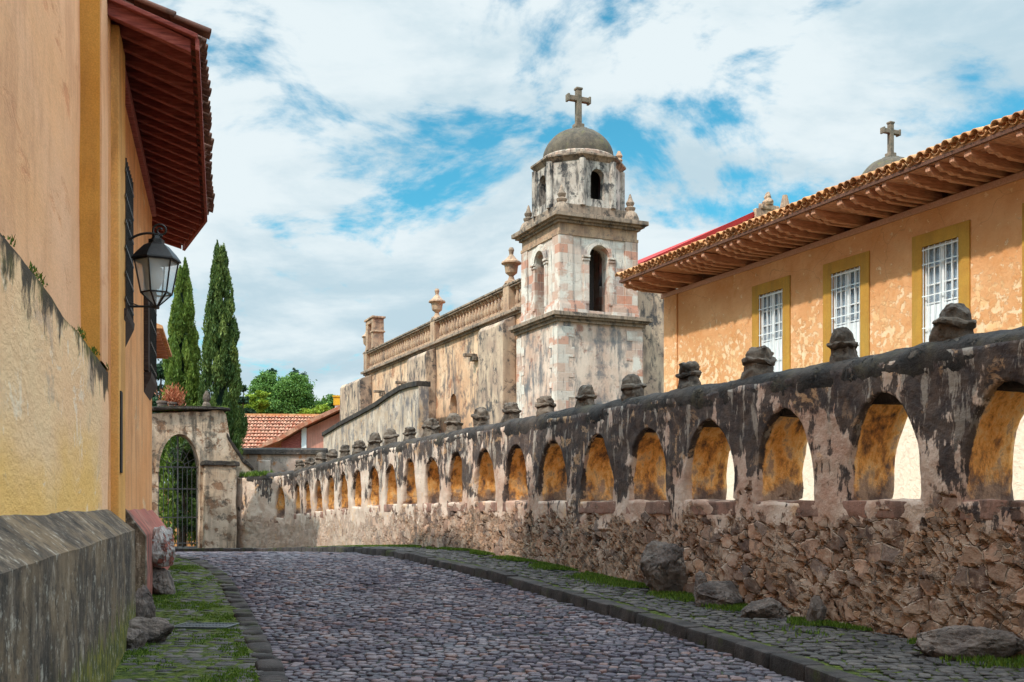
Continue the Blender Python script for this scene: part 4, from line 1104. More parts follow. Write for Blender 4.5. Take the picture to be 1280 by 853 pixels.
# ================================================================== the gateway at the end of the street
GR = R(25); GP = Vector((-10.15, 38.8))
def gs(u, v=None):
    q = (u - 640) / F; s = (q * GP.y - GP.x) / (math.cos(GR) - math.sin(GR) * q)
    Y = GP.y + math.sin(GR) * s
    return s if v is None else (s, CH + (HZ - v) / F * Y)
def gateway():
    A = empty('gateway', (GP.x, GP.y, 0), GR, label='old plastered stone gateway with a tall arch and barred gate closing the street', cat='gateway')
    sc = (gs(198) + gs(250)) / 2; hw = (gs(250) - gs(198)) / 2
    def z1(s): return float(np.interp(s, [-6, -3.1, -.9, -.52, -.47, -.2, .1, .40], [4.75, 4.85, 5.05, 5.02, 4.25, 3.75, 3.25, 2.95])) + .04 * mnoise.noise(Vector((s * 2, 0, 0)))
    v, f = arch_panel(-7, .42, -.4, z1, [(sc, hw, -.05, 2.75, 4.14)], 0, .85, lambda s, d, z: (s, d, z), dx=.13, rows=(2, 10, 8), ndep=5, nin=20)
    v = [tuple(Vector(p) + mnoise.noise_vector(Vector(p) * 1.3) * .04 + mnoise.noise_vector(Vector(p) * 5) * .014) for p in v]
    panel_obj('wall', (v, f), M['gate_wall'], A, smooth=False)
    # raised moulding round the arch
    mb = MB(); pts = []
    for k in range(25):
        a = math.pi * k / 24; pts.append((sc + (hw + .05) * math.cos(a), 2.75 + 1.45 * math.sin(a)))
    for (a, b) in zip(pts, pts[1:]): mb.bar((a[0], -.03, a[1]), (b[0], -.03, b[1]), .12, .12)
    mb.build('arch_moulding', M['gate_wall'], A, rough=.012, rsub=1)
    mb = MB(); mb.prism([(-7, 4.80), (-.95, 5.06), (-.36, 5.06), (-.36, 5.17), (-.95, 5.20), (-7, 4.93)], -.13, .98, axis='y'); mb.build('cap', M['coping'], A, bevel=.03, rough=.04, rsub=3, rscale=2.5)
    mb = MB(); mb.box(-1.36, -.22, -.55, .02, -.4, 3.02); mb.build('front_block', M['gate_wall'], A, bevel=.04, rough=.035, rsub=4, rscale=1.6)
    mb = MB(); mb.prism([(-.60, 3.0), (.0, 3.0), (.0, 3.12), (-.58, 3.16)], -1.46, -.12, axis='x'); mb.build('block_cap', M['coping'], A, bevel=.03, rough=.04, rsub=3, rscale=3)
    mb = MB(); mb.prism([(-.50, 4.25), (-.2, 3.80), (.1, 3.32), (.47, 3.0), (.50, 2.86), (.1, 3.12), (-.2, 3.6), (-.5, 4.1)], -.10, .95, axis='y'); mb.build('scroll_cap', M['coping'], A, bevel=.03, rough=.03, rsub=2, rscale=3)
    # iron gate with lunette
    g_ = MB(); d = .45
    for k in range(9):
        s = sc - hw + .06 + (2 * hw - .12) * k / 8; g_.bar((s, d, .02), (s, d, 2.95), .022)
    for z in (.15, 1.1, 2.15): g_.bar((sc - hw, d, z), (sc + hw, d, z), .03, .04)
    g_.bar((sc - hw, d, 2.95), (sc + hw, d, 2.95), .05, .05); g_.bar((sc, d, -.0), (sc, d, 4.1), .05, .04)
    for k in range(1, 8):
        a = math.pi * k / 8; g_.bar((sc + .25 * math.cos(a), d + .01, 2.97 + .25 * math.sin(a)), (sc + .98 * hw * math.cos(a), d + .01, 2.8 + 1.3 * math.sin(a)), .018)
    for k in range(12):
        a, b = math.pi * k / 12, math.pi * (k + 1) / 12; g_.bar((sc + .25 * math.cos(a), d, 2.97 + .25 * math.sin(a)), (sc + .25 * math.cos(b), d, 2.97 + .25 * math.sin(b)), .02)
        g_.bar((sc + .55 * hw * math.cos(a), d, 2.9 + .75 * math.sin(a)), (sc + .55 * hw * math.cos(b), d, 2.9 + .75 * math.sin(b)), .016)
    g_.build('gate', M['iron_grey'], A)
    for (s, r, h, z) in ((gs(260), .17, .62, 5.18), ):
        mb = MB(); mb.lathe([(r, 0), (r * .9, .1), (r * .55, .2), (r * .8, .3), (r * .7, .45), (r * .25, h)], (s, .3, z), 10); mb.build('finial', M['pinnacle'], A, rough=.03, rsub=2, rscale=5, smooth=True)
gateway()
def pots():
    for u, r, h, lb in ((205, .20, .38, 'weathered stone pot at the left end of the gateway top'), (217, .24, .34, 'weathered stone pot holding red dry shoots on the gateway top')):
        s = gs(u); x = GP.x + math.cos(GR) * s - math.sin(GR) * .35; y = GP.y + math.sin(GR) * s + math.cos(GR) * .35
        mb = MB(); mb.lathe([(r * .6, 0), (r * .95, h * .45), (r, h * .75), (r * 1.15, h * .8), (r * 1.15, h), (r * .85, h), (r * .8, h * .8)], n=14)
        o = mb.build('stone_pot', M['pot'], rough=.02, rsub=1, rscale=6, smooth=True); o.location = (x, y, 4.97); tag(o, lb, 'pot')
pots()

# ================================================================== ochre house on the right
HX = 16.43; HY1 = 25.84
def right_house():
    A = empty('ochre_house', (0, 0, 0), RA, label='long ochre house behind the arcade with wide tan rafter eaves and three barred white windows', cat='house')
    wins = [21.0, 18.34, 15.62, 12.94, 10.24, 7.5, 4.8, 2.1]; ZT, ZB, hw = 6.87, 4.5, .47
    v, f = arch_panel(-8, HY1, 0, 7.72, [(y, hw, ZB, ZT, ZT) for y in sorted(wins)], 0, .42, lambda s, d, z: (HX + d, s, z), dx=1.0, rows=(3, 2, 1), ndep=1, nin=4, back=False)
    panel_obj('wall', (v, f), M['house'], A)
    mb = MB(); mb.box(HX + .42, HX + 9, -8, HY1, 0, 7.7); mb.build('house_core', M['house'], A)
    mb = MB(); mb.box(HX - .05, HX + .0, 25.2, HY1 + .04, 0, 7.6); mb.build('corner_pier', M['house'], A, bevel=.02)
    def window(y):
        z0, z1 = ZB, ZT
        t = MB(); w_ = .27
        t.box(HX - .035, HX + .05, y - hw - w_, y - hw, z0 - .2, z1 + w_); t.box(HX - .035, HX + .05, y + hw, y + hw + w_, z0 - .2, z1 + w_); t.box(HX - .035, HX + .05, y - hw, y + hw, z1, z1 + w_)
        tr = t.build('window', M['yellow_trim'], A, bevel=.008)
        xf = HX + .05
        fr = MB(); a, b = y - hw, y + hw
        fr.box(xf, xf + .06, a, a + .05, z0, z1); fr.box(xf, xf + .06, b - .05, b, z0, z1); fr.box(xf, xf + .06, a + .05, b - .05, z1 - .06, z1); fr.box(xf - .01, xf + .05, y - .04, y + .04, z0, z1 - .06)
        for sgn in (-1, 1):
            c = y + sgn * .235
            for z in (5.70, 6.08, 6.44): fr.box(xf + .01, xf + .045, c - .20, c + .20, z - .015, z + .015)
            fr.box(xf + .012, xf + .042, c - .012, c + .012, 5.715, z1 - .06)
        fr.box(xf + .005, xf + .05, a + .05, b - .05, z0, 5.66)
        for sgn in (-1, 1):
            c = y + sgn * .235; fr.box(xf - .008, xf + .004, c - .15, c + .15, 4.75, 5.45)
        fr.build('frame', M['white_paint'], tr, bevel=.004)
        g_ = MB(); g_.box(xf + .05, xf + .055, a, b, 5.6, z1); g_.build('pane', M['pane'], tr)
        g_ = MB(); g_.box(xf + .11, xf + .115, a + .03, y - .10, 5.6, z1); g_.box(xf + .11, xf + .115, y + .10, b - .03, 5.6, z1); g_.build('curtain', M['curtain'], tr)
        g_ = MB(); g_.box(xf + .12, xf + .125, a, b, z0, z1); g_.build('room_shade', M['void'], tr)
        g_ = MB(); xg = HX - .02
        for k in range(7): yy = a + .03 + (b - a - .06) * k / 6; g_.bar((xg + .0, yy, z0), (xg, yy, z1 - .01), .014)
        for z in (5.2, 5.85, 6.5, 6.8): g_.bar((xg, a, z), (xg, b, z), .010, .022)
        g_.build('grille', M['white_paint'], tr)
    for y in wins[:6]: window(y)
    # eaves
    XE = 15.07
    mb = MB(); mb.box(HX - .05, HX + .25, -8, HY1 + .2, 7.60, 7.73); mb.build('wall_plate', M['wood_soffit_pink'], A, bevel=.015)
    r = MB(); w_ = .105; zb, zt = 7.74, 7.95
    r.prism([(HX + .2, zb), (XE + .62, zb), (XE + .55, zb + .03), (XE + .40, zb + .012), (XE + .30, zb + .06), (XE + .16, zb + .05), (XE + .03, zb + .12), (XE + .03, zt), (HX + .2, zt)], -w_ / 2, w_ / 2, axis='y')
    first = r.build('rafter', M['wood_tan'], A, bevel=.010); first.location = (0, 25.95, 0)
    y = 25.95 - .345
    while y > 1:
        c = first.copy(); col.objects.link(c); c.parent = A; c.location = (0, y + random.gauss(0, .018), random.gauss(0, .008)); c.rotation_euler = (random.gauss(0, .01), 0, random.gauss(0, .012)); y -= .345
    mb = MB()
    for k in range(7):
        a = XE + .02 + k * .20; mb.box(a, a + .192, -8, HY1 + .28, 7.955 + .0005 * (k % 2), 7.98)
    mb.build('soffit_board', M['wood_tan'], A)
    mb = MB(); mb.box(XE - .03, XE + .015, -8, HY1 + .3, 7.965, 8.04); mb.build('fascia', M['wood_board'], A, bevel=.006)
    mb = MB(); mb.prism([(XE - .02, 8.04), (XE - .02, 8.09), (HX + 4.5, 10.0), (HX + 10, 8.3), (HX + 10, 8.0)], -8, HY1 + .25, axis='y'); mb.build('roof', M['tile'], A)
    # barrel tiles: cover tiles and pans at the edge
    T = []; Fc = []
    slope = Vector((1, 0, .34)).normalized()
    def barrel(p, L, r0, r1, over=True, seg=8, th=.018):
        p = Vector(p); sd_ = Vector((0, 1, 0)); up = slope.cross(sd_).normalized()
        if up.z < 0: up = -up
        b = len(T)
        for (c, rr) in ((p, r0), (p + slope * L, r1)):
            for q in (rr, rr - th):
                rng_ = range(seg + 1) if q == rr else range(seg, -1, -1)
                for k in rng_:
                    a = math.pi * k / seg; s_ = 1 if over else -1
                    T.append(tuple(c + sd_ * math.cos(a) * q + up * math.sin(a) * q * s_))
        m = 2 * (seg + 1)
        for k in range(m): Fc.append((b + k, b + (k + 1) % m, b + m + (k + 1) % m, b + m + k))
        for k in range(seg):
            Fc.append((b + k, b + m - 1 - k, b + m - 2 - k, b + k + 1)); Fc.append((b + m + k, b + m + k + 1, b + m + m - 2 - k, b + m + m - 1 - k))
    y = HY1 + .22; i = 0
    while y > 2:
        jit = random.gauss(0, .02); z = 8.10 + random.gauss(0, .007)
        for j in range(4):
            L = .44; o_ = j * .38
            barrel(Vector((XE - .13 + jit, y + random.gauss(0, .006), z + .025)) + slope * o_ + Vector((0, 0, .012 * (0))), L, .098, .082)
        barrel(Vector((XE - .09 + random.gauss(0, .012), y - .107, z + .045)), 1.5, .092, .085, over=False)
        y -= .214; i += 1
    mesh_np('roof_tiles', np.array(T), np.array(Fc), M['tile'], A)
    rebase(A, (HX, 9, 0))
right_house()

# ================================================================== the church
CO = Vector((2.06, 47.0))
def church():
    A = empty('church', (CO.x, CO.y, 0), RA, label='old stained stone church with a domed bell tower, stone cross and long balustraded nave', cat='church')
    B = lambda *a, **k: None
    def square_frame(mb, w, o, z0, z1, lip=0):
        """square slab round the tower: w is the tower width, o the projection"""
        mb.box(-o, w + o, -o, w + o, z0, z1)
    W = 4.45
    def tower(ox):
        sh = MB(); sh.box(0, W, 0, W, 0, 9.95); T = sh.build('tower', M['church_pale'], A, bevel=.03, rough=.012, rsub=4, rscale=.8); T.location = (ox, 0, 0)
        # quoins stand a little proud
        for kx, ky in ((0, 0), (1, 0), (0, 1)):
            q = MB(); z = .0; i = 0
            while z < 9.6:
                a = .55 if i % 2 else .85; b = .85 if i % 2 else .55; h = .46
                xa, xb = (-.02, a) if not kx else (W - a, W + .02); ya, yb = (-.02, b) if not ky else (W - b, W + .02)
                q.box(xa, xb, ya, yb, z, z + h); z += h; i += 1
            q.build('quoin', M['ashlar'], T)
        c = MB(); square_frame(c, W, .12, 9.85, 10.0); square_frame(c, W, .24, 10.0, 10.10); square_frame(c, W, .34, 10.10, 10.28); c.build('cornice', M['cornice'], T, bevel=.02, rough=.012, rsub=2, rscale=3)
        # belfry: four arched walls
        e = .20; BW = W - 2 * e; Z0, Z1 = 10.25, 14.05; hb = BW / 2
        vs, fs = [], []
        for k in range(4):
            a = k * math.pi / 2; ca, sa = round(math.cos(a)), round(math.sin(a))
            def P(s, d, z, ca=ca, sa=sa):
                x, y = s - hb, d - hb
                return (x * ca - y * sa + hb + e, x * sa + y * ca + hb + e, z)
            x0, x1 = (0, BW) if k % 2 == 0 else (.6, BW - .6)
            v, f = arch_panel(x0, x1, Z0, Z1, [(hb, .50, 10.5, 12.95, 13.5)], 0, .6, P, dx=.35, rows=(1, 6, 3), ndep=2, nin=14)
            if k % 2 == 1: v = [(p[0], p[1], p[2]) for p in v]
            fs += [tuple(i + len(vs) for i in q_) for q_ in f]; vs += v
        belf = panel_obj('belfry', (vs, fs), M['ashlar'], T, merge=False)
        d_ = MB(); d_.box(1.0, 2.4, 1.0, 3.4, 10.3, 13.9); d_.build('belfry_shade', M['void'], T)  # solid black block standing in for the shade inside the belfry
        bl = MB(); bl.lathe([(.30, 12.0), (.27, 12.1), (.19, 12.4), (.15, 12.6), (.04, 12.68)], (3.15, 1.3, 0), 16); bl.build('bell', M['drain_iron'], T, smooth=True)
        # pedestals, pilasters, archivolts on the four faces
        tr = MB()
        for k in range(4):
            Tm = Matrix.Translation((W / 2, W / 2, 0)) @ Matrix.Rotation(k * math.pi / 2, 4, 'Z')
            f_ = -hb
            for s_ in (-1, 1):
                xa, xb = sorted((s_ * .68, s_ * (hb + .06)))
                tr.box(xa, xb, f_ - .14, f_ - .003, 10.29, 10.72, Tm); tr.box(xa + .03, xb - .03, f_ - .09, f_ - .002, 10.72, 10.80, Tm)
                xa, xb = sorted((s_ * 1.38, s_ * (hb + .03))); tr.box(xa, xb, f_ - .055, f_ - .004, 10.80, 13.85, Tm)
                xa, xb = sorted((s_ * .50, s_ * .86))
                tr.box(xa, xb, f_ - .10, f_ + .2, 12.78, 12.88, Tm); tr.box(xa + s_ * .0, xb, f_ - .15, f_ + .2, 12.92, 13.02, Tm)
                xa, xb = sorted((s_ * .52, s_ * .80)); tr.box(xa, xb, f_ - .06, f_ - .005, 10.80, 12.78, Tm)
            n = 16
            for i in range(n):
                a0, a1 = math.pi * i / n, math.pi * (i + 1) / n
                for (r0, r1, dd) in ((.52, .68, .10), (.69, .80, .06)):
                    k0, k1 = (r0 + .05) , (r1 + .05)
                    Pp = []
                    for d in (f_ - dd, f_ - .004):
                        for (r_, a_) in ((r0, a0), (r1, a0), (r1, a1), (r0, a1)):
                            Pp.append((r_ * math.cos(a_), d, 12.97 + r_ * math.sin(a_) * 1.08))
                    tr.hexa(Pp, Tm)
        tr.build('pilasters', M['ashlar'], T, bevel=.012, rough=.006, rsub=1)
        mb = MB(); square_frame(mb, BW, .07, 13.86, 14.0); mb.box(-.02, BW + .02, -.02, BW + .02, 14.0, 14.42); o = mb.build('frieze', M['cut_stone'], T, bevel=.01, rough=.01, rsub=2); o.location = (e, e, 0)
        mb = MB(); square_frame(mb, BW, .14, 14.40, 14.52); square_frame(mb, BW, .28, 14.52, 14.62); square_frame(mb, BW, .42, 14.62, 14.82); mb.box(.08, BW - .08, .08, BW - .08, 14.82, 15.35)
        o = mb.build('top_cornice', M['cornice'], T, bevel=.02, rough=.015, rsub=2, rscale=3); o.location = (e, e, 0)
        # octagonal drum with four openings
        ap = 1.92; sd2 = ap * math.tan(math.pi / 8); vs, fs = [], []
        for k in range(8):
            a = k * math.pi / 4
            def P(s, d, z, a=a):
                x, y = s, d - ap
                return (x * math.cos(a) - y * math.sin(a) + W / 2, x * math.sin(a) + y * math.cos(a) + W / 2, z)
            if k % 2 == 0: v, f = arch_panel(-sd2, sd2, 15.3, 17.55, [(0, .36, 15.7, 16.75, 17.12)], 0, .4, P, dx=.4, rows=(1, 5, 3), ndep=2, nin=12)
            else:
                v = [P(s, d, z) for s in (-sd2, sd2) for d in (0, .4) for z in (15.3, 17.55)]; f = [(0, 4, 5, 1), (2, 3, 7, 6), (0, 1, 3, 2), (4, 6, 7, 5)]
            fs += [tuple(i + len(vs) for i in q_) for q_ in f]; vs += v
        panel_obj('drum', (vs, fs), M['drum'], T, merge=False)
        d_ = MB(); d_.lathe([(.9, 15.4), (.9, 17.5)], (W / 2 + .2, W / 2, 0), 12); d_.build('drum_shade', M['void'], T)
        for k in range(8):
            d_ = MB(); a = math.pi / 8 + k * math.pi / 4; r_ = ap / math.cos(math.pi / 8)
            d_.lathe([(.16, 15.35), (.16, 17.5)], (W / 2 + r_ * math.cos(a), W / 2 + r_ * math.sin(a), 0), 10); d_.build('drum_rib', M['drum'], T, smooth=True)
        mb = MB(); k8 = 1 / math.cos(math.pi / 8); mb.lathe([(ap * k8, 17.46), (2.0 * k8, 17.56), (2.03 * k8, 17.6), (2.13 * k8, 17.68), (2.13 * k8, 17.77), (1.9 * k8, 17.85)], (W / 2, W / 2, 0), 8, math.pi / 8); mb.build('drum_cornice', M['cornice'], T, bevel=.012)
        mb = MB(); mb.lathe([(1.80, 17.8), (1.80, 18.02), (1.75, 18.08), (1.71, 18.10)], (W / 2, W / 2, 0), 32); mb.build('dome_base', M['dome_band'], T, smooth=True)
        mb = MB(); pr = [(1.71 * math.cos(a), 18.06 + 1.50 * math.sin(a)) for a in np.linspace(0, R(84), 14)]; mb.lathe(pr, (W / 2, W / 2, 0), 40); mb.build('dome', M['dome'], T, rough=.02, smooth=True, rscale=2)
        mb = MB(); cx = W / 2; z = 19.48
        mb.box(cx - .32, cx + .32, cx - .32, cx + .32, z, z + .14); mb.box(cx - .22, cx + .22, cx - .22, cx + .22, z + .14, z + .34)
        mb.box(cx - .13, cx + .13, cx - .13, cx + .13, z + .34, z + 1.98); mb.box(cx - .17, cx + .17, cx - .16, cx + .16, z + 1.98, z + 2.08)
        mb.box(cx - .52, cx - .13, cx - .12, cx + .12, z + 1.42, z + 1.66); mb.box(cx + .13, cx + .52, cx - .12, cx + .12, z + 1.42, z + 1.66)
        mb.box(cx - .62, cx - .52, cx - .16, cx + .16, z + 1.37, z + 1.71); mb.box(cx + .52, cx + .62, cx - .16, cx + .16, z + 1.37, z + 1.71)
        mb.build('cross', M['cross'], T, bevel=.025)
        for (x, y) in ((.42, .42), (W - .42, .42), (.42, W - .42), (W - .42, W - .42)):
            mb = MB(); mb.lathe([(.50, 14.80), (.50, 15.05), (.38, 15.3), (.24, 15.42)], (x, y, 0), 12, sx=1); mb.lathe([(.20, 15.40), (.28, 15.5), (.30, 15.6), (.16, 15.68), (.22, 15.78), (.24, 15.86), (.14, 16.0), (.06, 16.25), (.02, 16.32)], (x, y, 0), 12)
            pn = mb.build('pinnacle', M['cornice'], T, rough=.012, smooth=True); pn.scale = (.85, .85, .92); pn.location = (x * .15, y * .15, 14.8 * .08)
        mb = MB(); mb.lathe([(.13, 0), (.18, .1), (.12, .2), (.18, .3), (.06, .55)], (W / 2 + 1.55, W / 2 - 1.2, 17.82), 8); mb.build('roof_finial', M['cut_stone'], T, smooth=True)
        return T
    tower(0); t2 = tower(19.6); t2.location.z = 1.3
    # nave: side wall parallel to the street, facade between the towers
    NT_ = .30
    v, f = arch_panel(4.5, 36, 0, lambda s: 11.05 if s < 32 else 10.9, [(14.0, .55, 6.3, 7.3, 7.95), (25, .5, 6.3, 7.3, 7.9)], 0, .6, lambda s, d, z: (NT_ + d, s, z), dx=.8, rows=(5, 1, 4), ndep=1, nin=10, back=False)
    v = [tuple(Vector(p) + Vector((mnoise.noise(Vector(p) * .5) * .05, 0, 0))) for p in v]
    panel_obj('nave_wall', (v, f), M['church'], A)
    mb = MB(); mb.box(NT_ + .61, 23.4, 4.6, 35.9, 0, 11); mb.build('nave_core', M['church'], A)
    mb = MB(); mb.box(W + .02, 19.58, .5, 4.6, 0, 12.6); mb.build('facade', M['buttress'], A, bevel=.02)
    mb = MB(); mb.prism([(4.3, 12.62), (12.05, 16.55), (19.8, 12.62)], .9, 30, axis='y'); mb.build('nave_roof', M['red_roof'], A)
    mb = MB(); mb.prism([(4.2, 12.55), (12.05, 16.35), (12.05, 16.62), (4.2, 12.82)], .55, .88, axis='y'); mb.prism([(12.05, 16.35), (19.9, 12.55), (19.9, 12.82), (12.05, 16.62)], .55, .88, axis='y'); mb.build('red_verge', M['red_roof'], A)
    mb = MB(); mb.box(11.25, 12.9, .30, .54, 15.3, 16.35); mb.box(11.5, 12.6, .25, .53, 16.35, 16.62); mb.lathe([(.26, 16.6), (.3, 16.75), (.18, 16.9), (.22, 17.0), (.08, 17.25)], (12.0, .4, 0), 8); mb.prism([(9.5, 14.75), (11.25, 15.75), (11.25, 15.35), (9.5, 14.2)], .33, .52, axis='y')
    mb.build('gable_carving', M['cut_stone'], A, bevel=.05, rough=.08, rsub=2, rscale=3)
    mb = MB(); mb.lathe([(.2, 15.3), (.2, 16.5), (.27, 16.6), (.2, 16.9), (.12, 17.25)], (13.1, .45, 0), 8); mb.build('gable_finial', M['cut_stone'], A)
    # nave cornice and balustrade
    Q0, Q1 = 4.5, 32.2
    mb = MB(); mb.box(NT_ - .12, NT_ + .6, Q0, Q1 + .2, 11.02, 11.14); mb.box(NT_ - .30, NT_ + .6, Q0, Q1 + .3, 11.14, 11.30); mb.build('nave_cornice', M['cornice'], A, bevel=.02, rough=.012, rsub=2)
    mb = MB(); mb.box(NT_ - .05, NT_ + .35, Q0, Q1, 11.30, 11.48); mb.build('base_rail', M['cut_stone'], A, bevel=.015)
    mb = MB(); mb.box(NT_ - .12, NT_ + .42, Q0, Q1 + .1, 12.50, 12.60); mb.box(NT_ - .18, NT_ + .48, Q0, Q1 + .15, 12.60, 12.70); mb.build('hand_rail', M['cornice'], A, bevel=.015)
    piers = [6.15, 17.2, 31.8]
    for q in piers:
        mb = MB(); mb.box(NT_ - .16, NT_ + .44, q - .38, q + .38, 11.31, 12.76); mb.build('balustrade_pier', M['cut_stone'], A, bevel=.015, rough=.01, rsub=2)
    bal = MB(); bal.lathe([(.17, 0), (.17, .08), (.09, .12), (.15, .28), (.16, .42), (.10, .66), (.08, .82), (.13, .88), (.16, .93), (.16, 1.0)], n=10)
    first = bal.build('baluster', M['cut_stone'], A, smooth=True); first.location = (NT_ + .15, 4.85, 11.48)
    q = 4.85 + .46
    while q < Q1 - .2:
        if all(abs(q - p) > .48 for p in piers):
            c = first.copy(); col.objects.link(c); c.parent = A; c.location = (NT_ + .15, q, 11.48); c.rotation_euler = (0, 0, random.uniform(0, 6))
        q += .46
    for q in piers[:2]:
        mb = MB(); mb.lathe([(.36, 0), (.34, .1), (.18, .2), (.12, .38), (.14, .42), (.30, .55), (.34, .85), (.36, .95), (.52, 1.02), (.50, 1.1), (.34, 1.2), (.18, 1.38), (.10, 1.48), (.12, 1.62), (.15, 1.72), (.10, 1.84)], (NT_ + .15, q, 12.76), 14)
        mb.build('urn', M['cut_stone'], A, smooth=True)
    # small bell niche at the far end
    mb = MB(); zb = 12.72
    mb.box(NT_ - .25, NT_ + .55, 29.4, 29.85, zb, zb + 1.8); mb.box(NT_ - .25, NT_ + .55, 30.8, 31.3, zb, zb + 1.8); mb.box(NT_ - .25, NT_ + .55, 29.4, 31.3, zb + 1.8, zb + 2.1); mb.box(NT_ - .34, NT_ + .64, 29.25, 31.45, zb + 2.1, zb + 2.24); mb.box(NT_ - .33, NT_ + .63, 29.3, 29.95, zb + 1.1, zb + 1.22)
    mb.build('bell_niche', M['cut_stone'], A, bevel=.03, rough=.02, rsub=2)
    mb = MB(); mb.lathe([(.2, 0), (.12, .5), (.3, .7), (.34, 1.1), (.44, 1.2), (.2, 1.4), (.08, 1.8)], (NT_ + .2, 32.4, 12.72), 10); mb.build('urn', M['cut_stone'], A, smooth=True)
    # buttresses
    for (a, b, zt, pr) in ((5.2, 8.4, 11.0, .75), (16.9, 20.4, 11.0, .7), (30.5, 36.1, 10.9, .9)):
        mb = MB(); mb.prism([(NT_ - pr, 0), (NT_ - .004, 0), (NT_ - .004, zt), (NT_ - pr * .85, zt - .25), (NT_ - pr, zt - .45)], a, b, axis='y'); mb.build('buttress', M['buttress'], A, bevel=.04, rough=.03, rsub=3, rscale=1.2)
    # sloped porch hood with a doorway, and gutter spouts
    mb = MB(); mb.box(NT_ - 1.9, NT_ - .72, 16.9, 17.5, 0, 8.2); mb.box(NT_ - 1.9, NT_ - .72, 19.6, 20.3, 0, 8.2); mb.build('porch', M['church'], A, bevel=.03)
    mb = MB(); mb.prism([(NT_ - 2.2, 8.2), (NT_ - .72, 8.75), (NT_ - .72, 8.95), (NT_ - 2.2, 8.38)], 16.6, 20.6, axis='y'); mb.build('porch_hood', M['cornice'], A, bevel=.02)
    mb = MB(); mb.box(NT_ - 1.7, NT_ - 1.6, 17.55, 19.55, 0, 8.0); mb.build('doorway_shade', M['void'], A)  # black panel painted as the shade within the porch
    for (q, z) in ((10.5, 9.6), (22.6, 9.4), (27.5, 9.3)):
        mb = MB(); mb.box(NT_ - .75, NT_ - .02, q - .14, q + .14, z, z + .16); mb.box(NT_ - .3, NT_ - .02, q - .3, q + .3, z - .22, z); mb.build('water_spout', M['cornice'], A, bevel=.02)
church()

# churchyard walls behind the arcade
def yard():
    # long flank wall climbing toward the church, with a dark curved coping
    x = 19.0
    def yz(u, v):
        X0 = x / CA; Y = F * X0 / (u - 60); return (-.407 * (X0 - .446 * Y) + .913 * Y, CH + (HZ - v) / F * Y)
    top = [yz(*p) for p in ((404, 546), (425, 533), (450, 520), (470, 509), (487, 497), (500, 489), (512, 485), (523, 483))]
    top = [(a, b) for a, b in top][::-1]          # from near to far
    A = empty('flank_wall', (0, 0, 0), RA, label='pale stained wall with a curving black coping climbing toward the church nave', cat='wall')
    mb = MB(); mb.prism([(a, b) for a, b in top] + [(top[-1][0], 0), (top[0][0], 0)], x, x + .6, axis='x'); mb.build('wall', M['slope_wall'], A)
    mb = MB(); pp = [(a, b + .30) for a, b in top]; mb.prism(pp + [(a, b + .003) for a, b in top[::-1]], x - .14, x + .72, axis='x'); mb.build('coping', M['coping'], A, bevel=.03)
    rebase(A, (x, top[0][0], 0))
    # low boundary wall across, behind the far end of the arcade
    Y = 43.0
    X0, X1 = at(296, Y), at(407, Y)
    L = X1 - X0
    A = empty('yard_wall', (X0 - 1, Y, -.3), R(3), label='low patched yard wall with a dark coping in front of the red tiled roof', cat='wall')
    mb = MB(); mb.box(0, L + 1, 0, .5, 0, 3.95); mb.build('wall', M['low_wall'], A, rough=.03, rsub=5, rscale=1)
    mb = MB(); mb.prism([(-.12, 3.95), (.62, 3.95), (.55, 4.15), (.25, 4.24), (-.05, 4.15)], 0, L + 1, axis='x'); mb.build('coping', M['coping'], A, bevel=.02, rough=.02, rsub=3, rscale=2)
    mb = MB()
    for q in (1.9, 3.4): mb.box(q, q + .5, -.28, 0, 0, 3.7)
    mb.build('pier', M['low_wall'], A, bevel=.04)
    # orange outbuilding wall seen through the gate
    A = empty('garden_wall', (-15.5, 44.0, -.3), R(8), label='sunlit orange garden wall seen through the bars of the gateway', cat='wall')
    mb = MB(); mb.box(0, 3.6, 0, .4, 0, 2.6); mb.build('wall', M['far_left_wall'], A)
    mb = MB(); mb.box(-.05, 3.65, -.06, .46, 2.6, 2.72); mb.build('coping', M['cornice'], A)
yard()

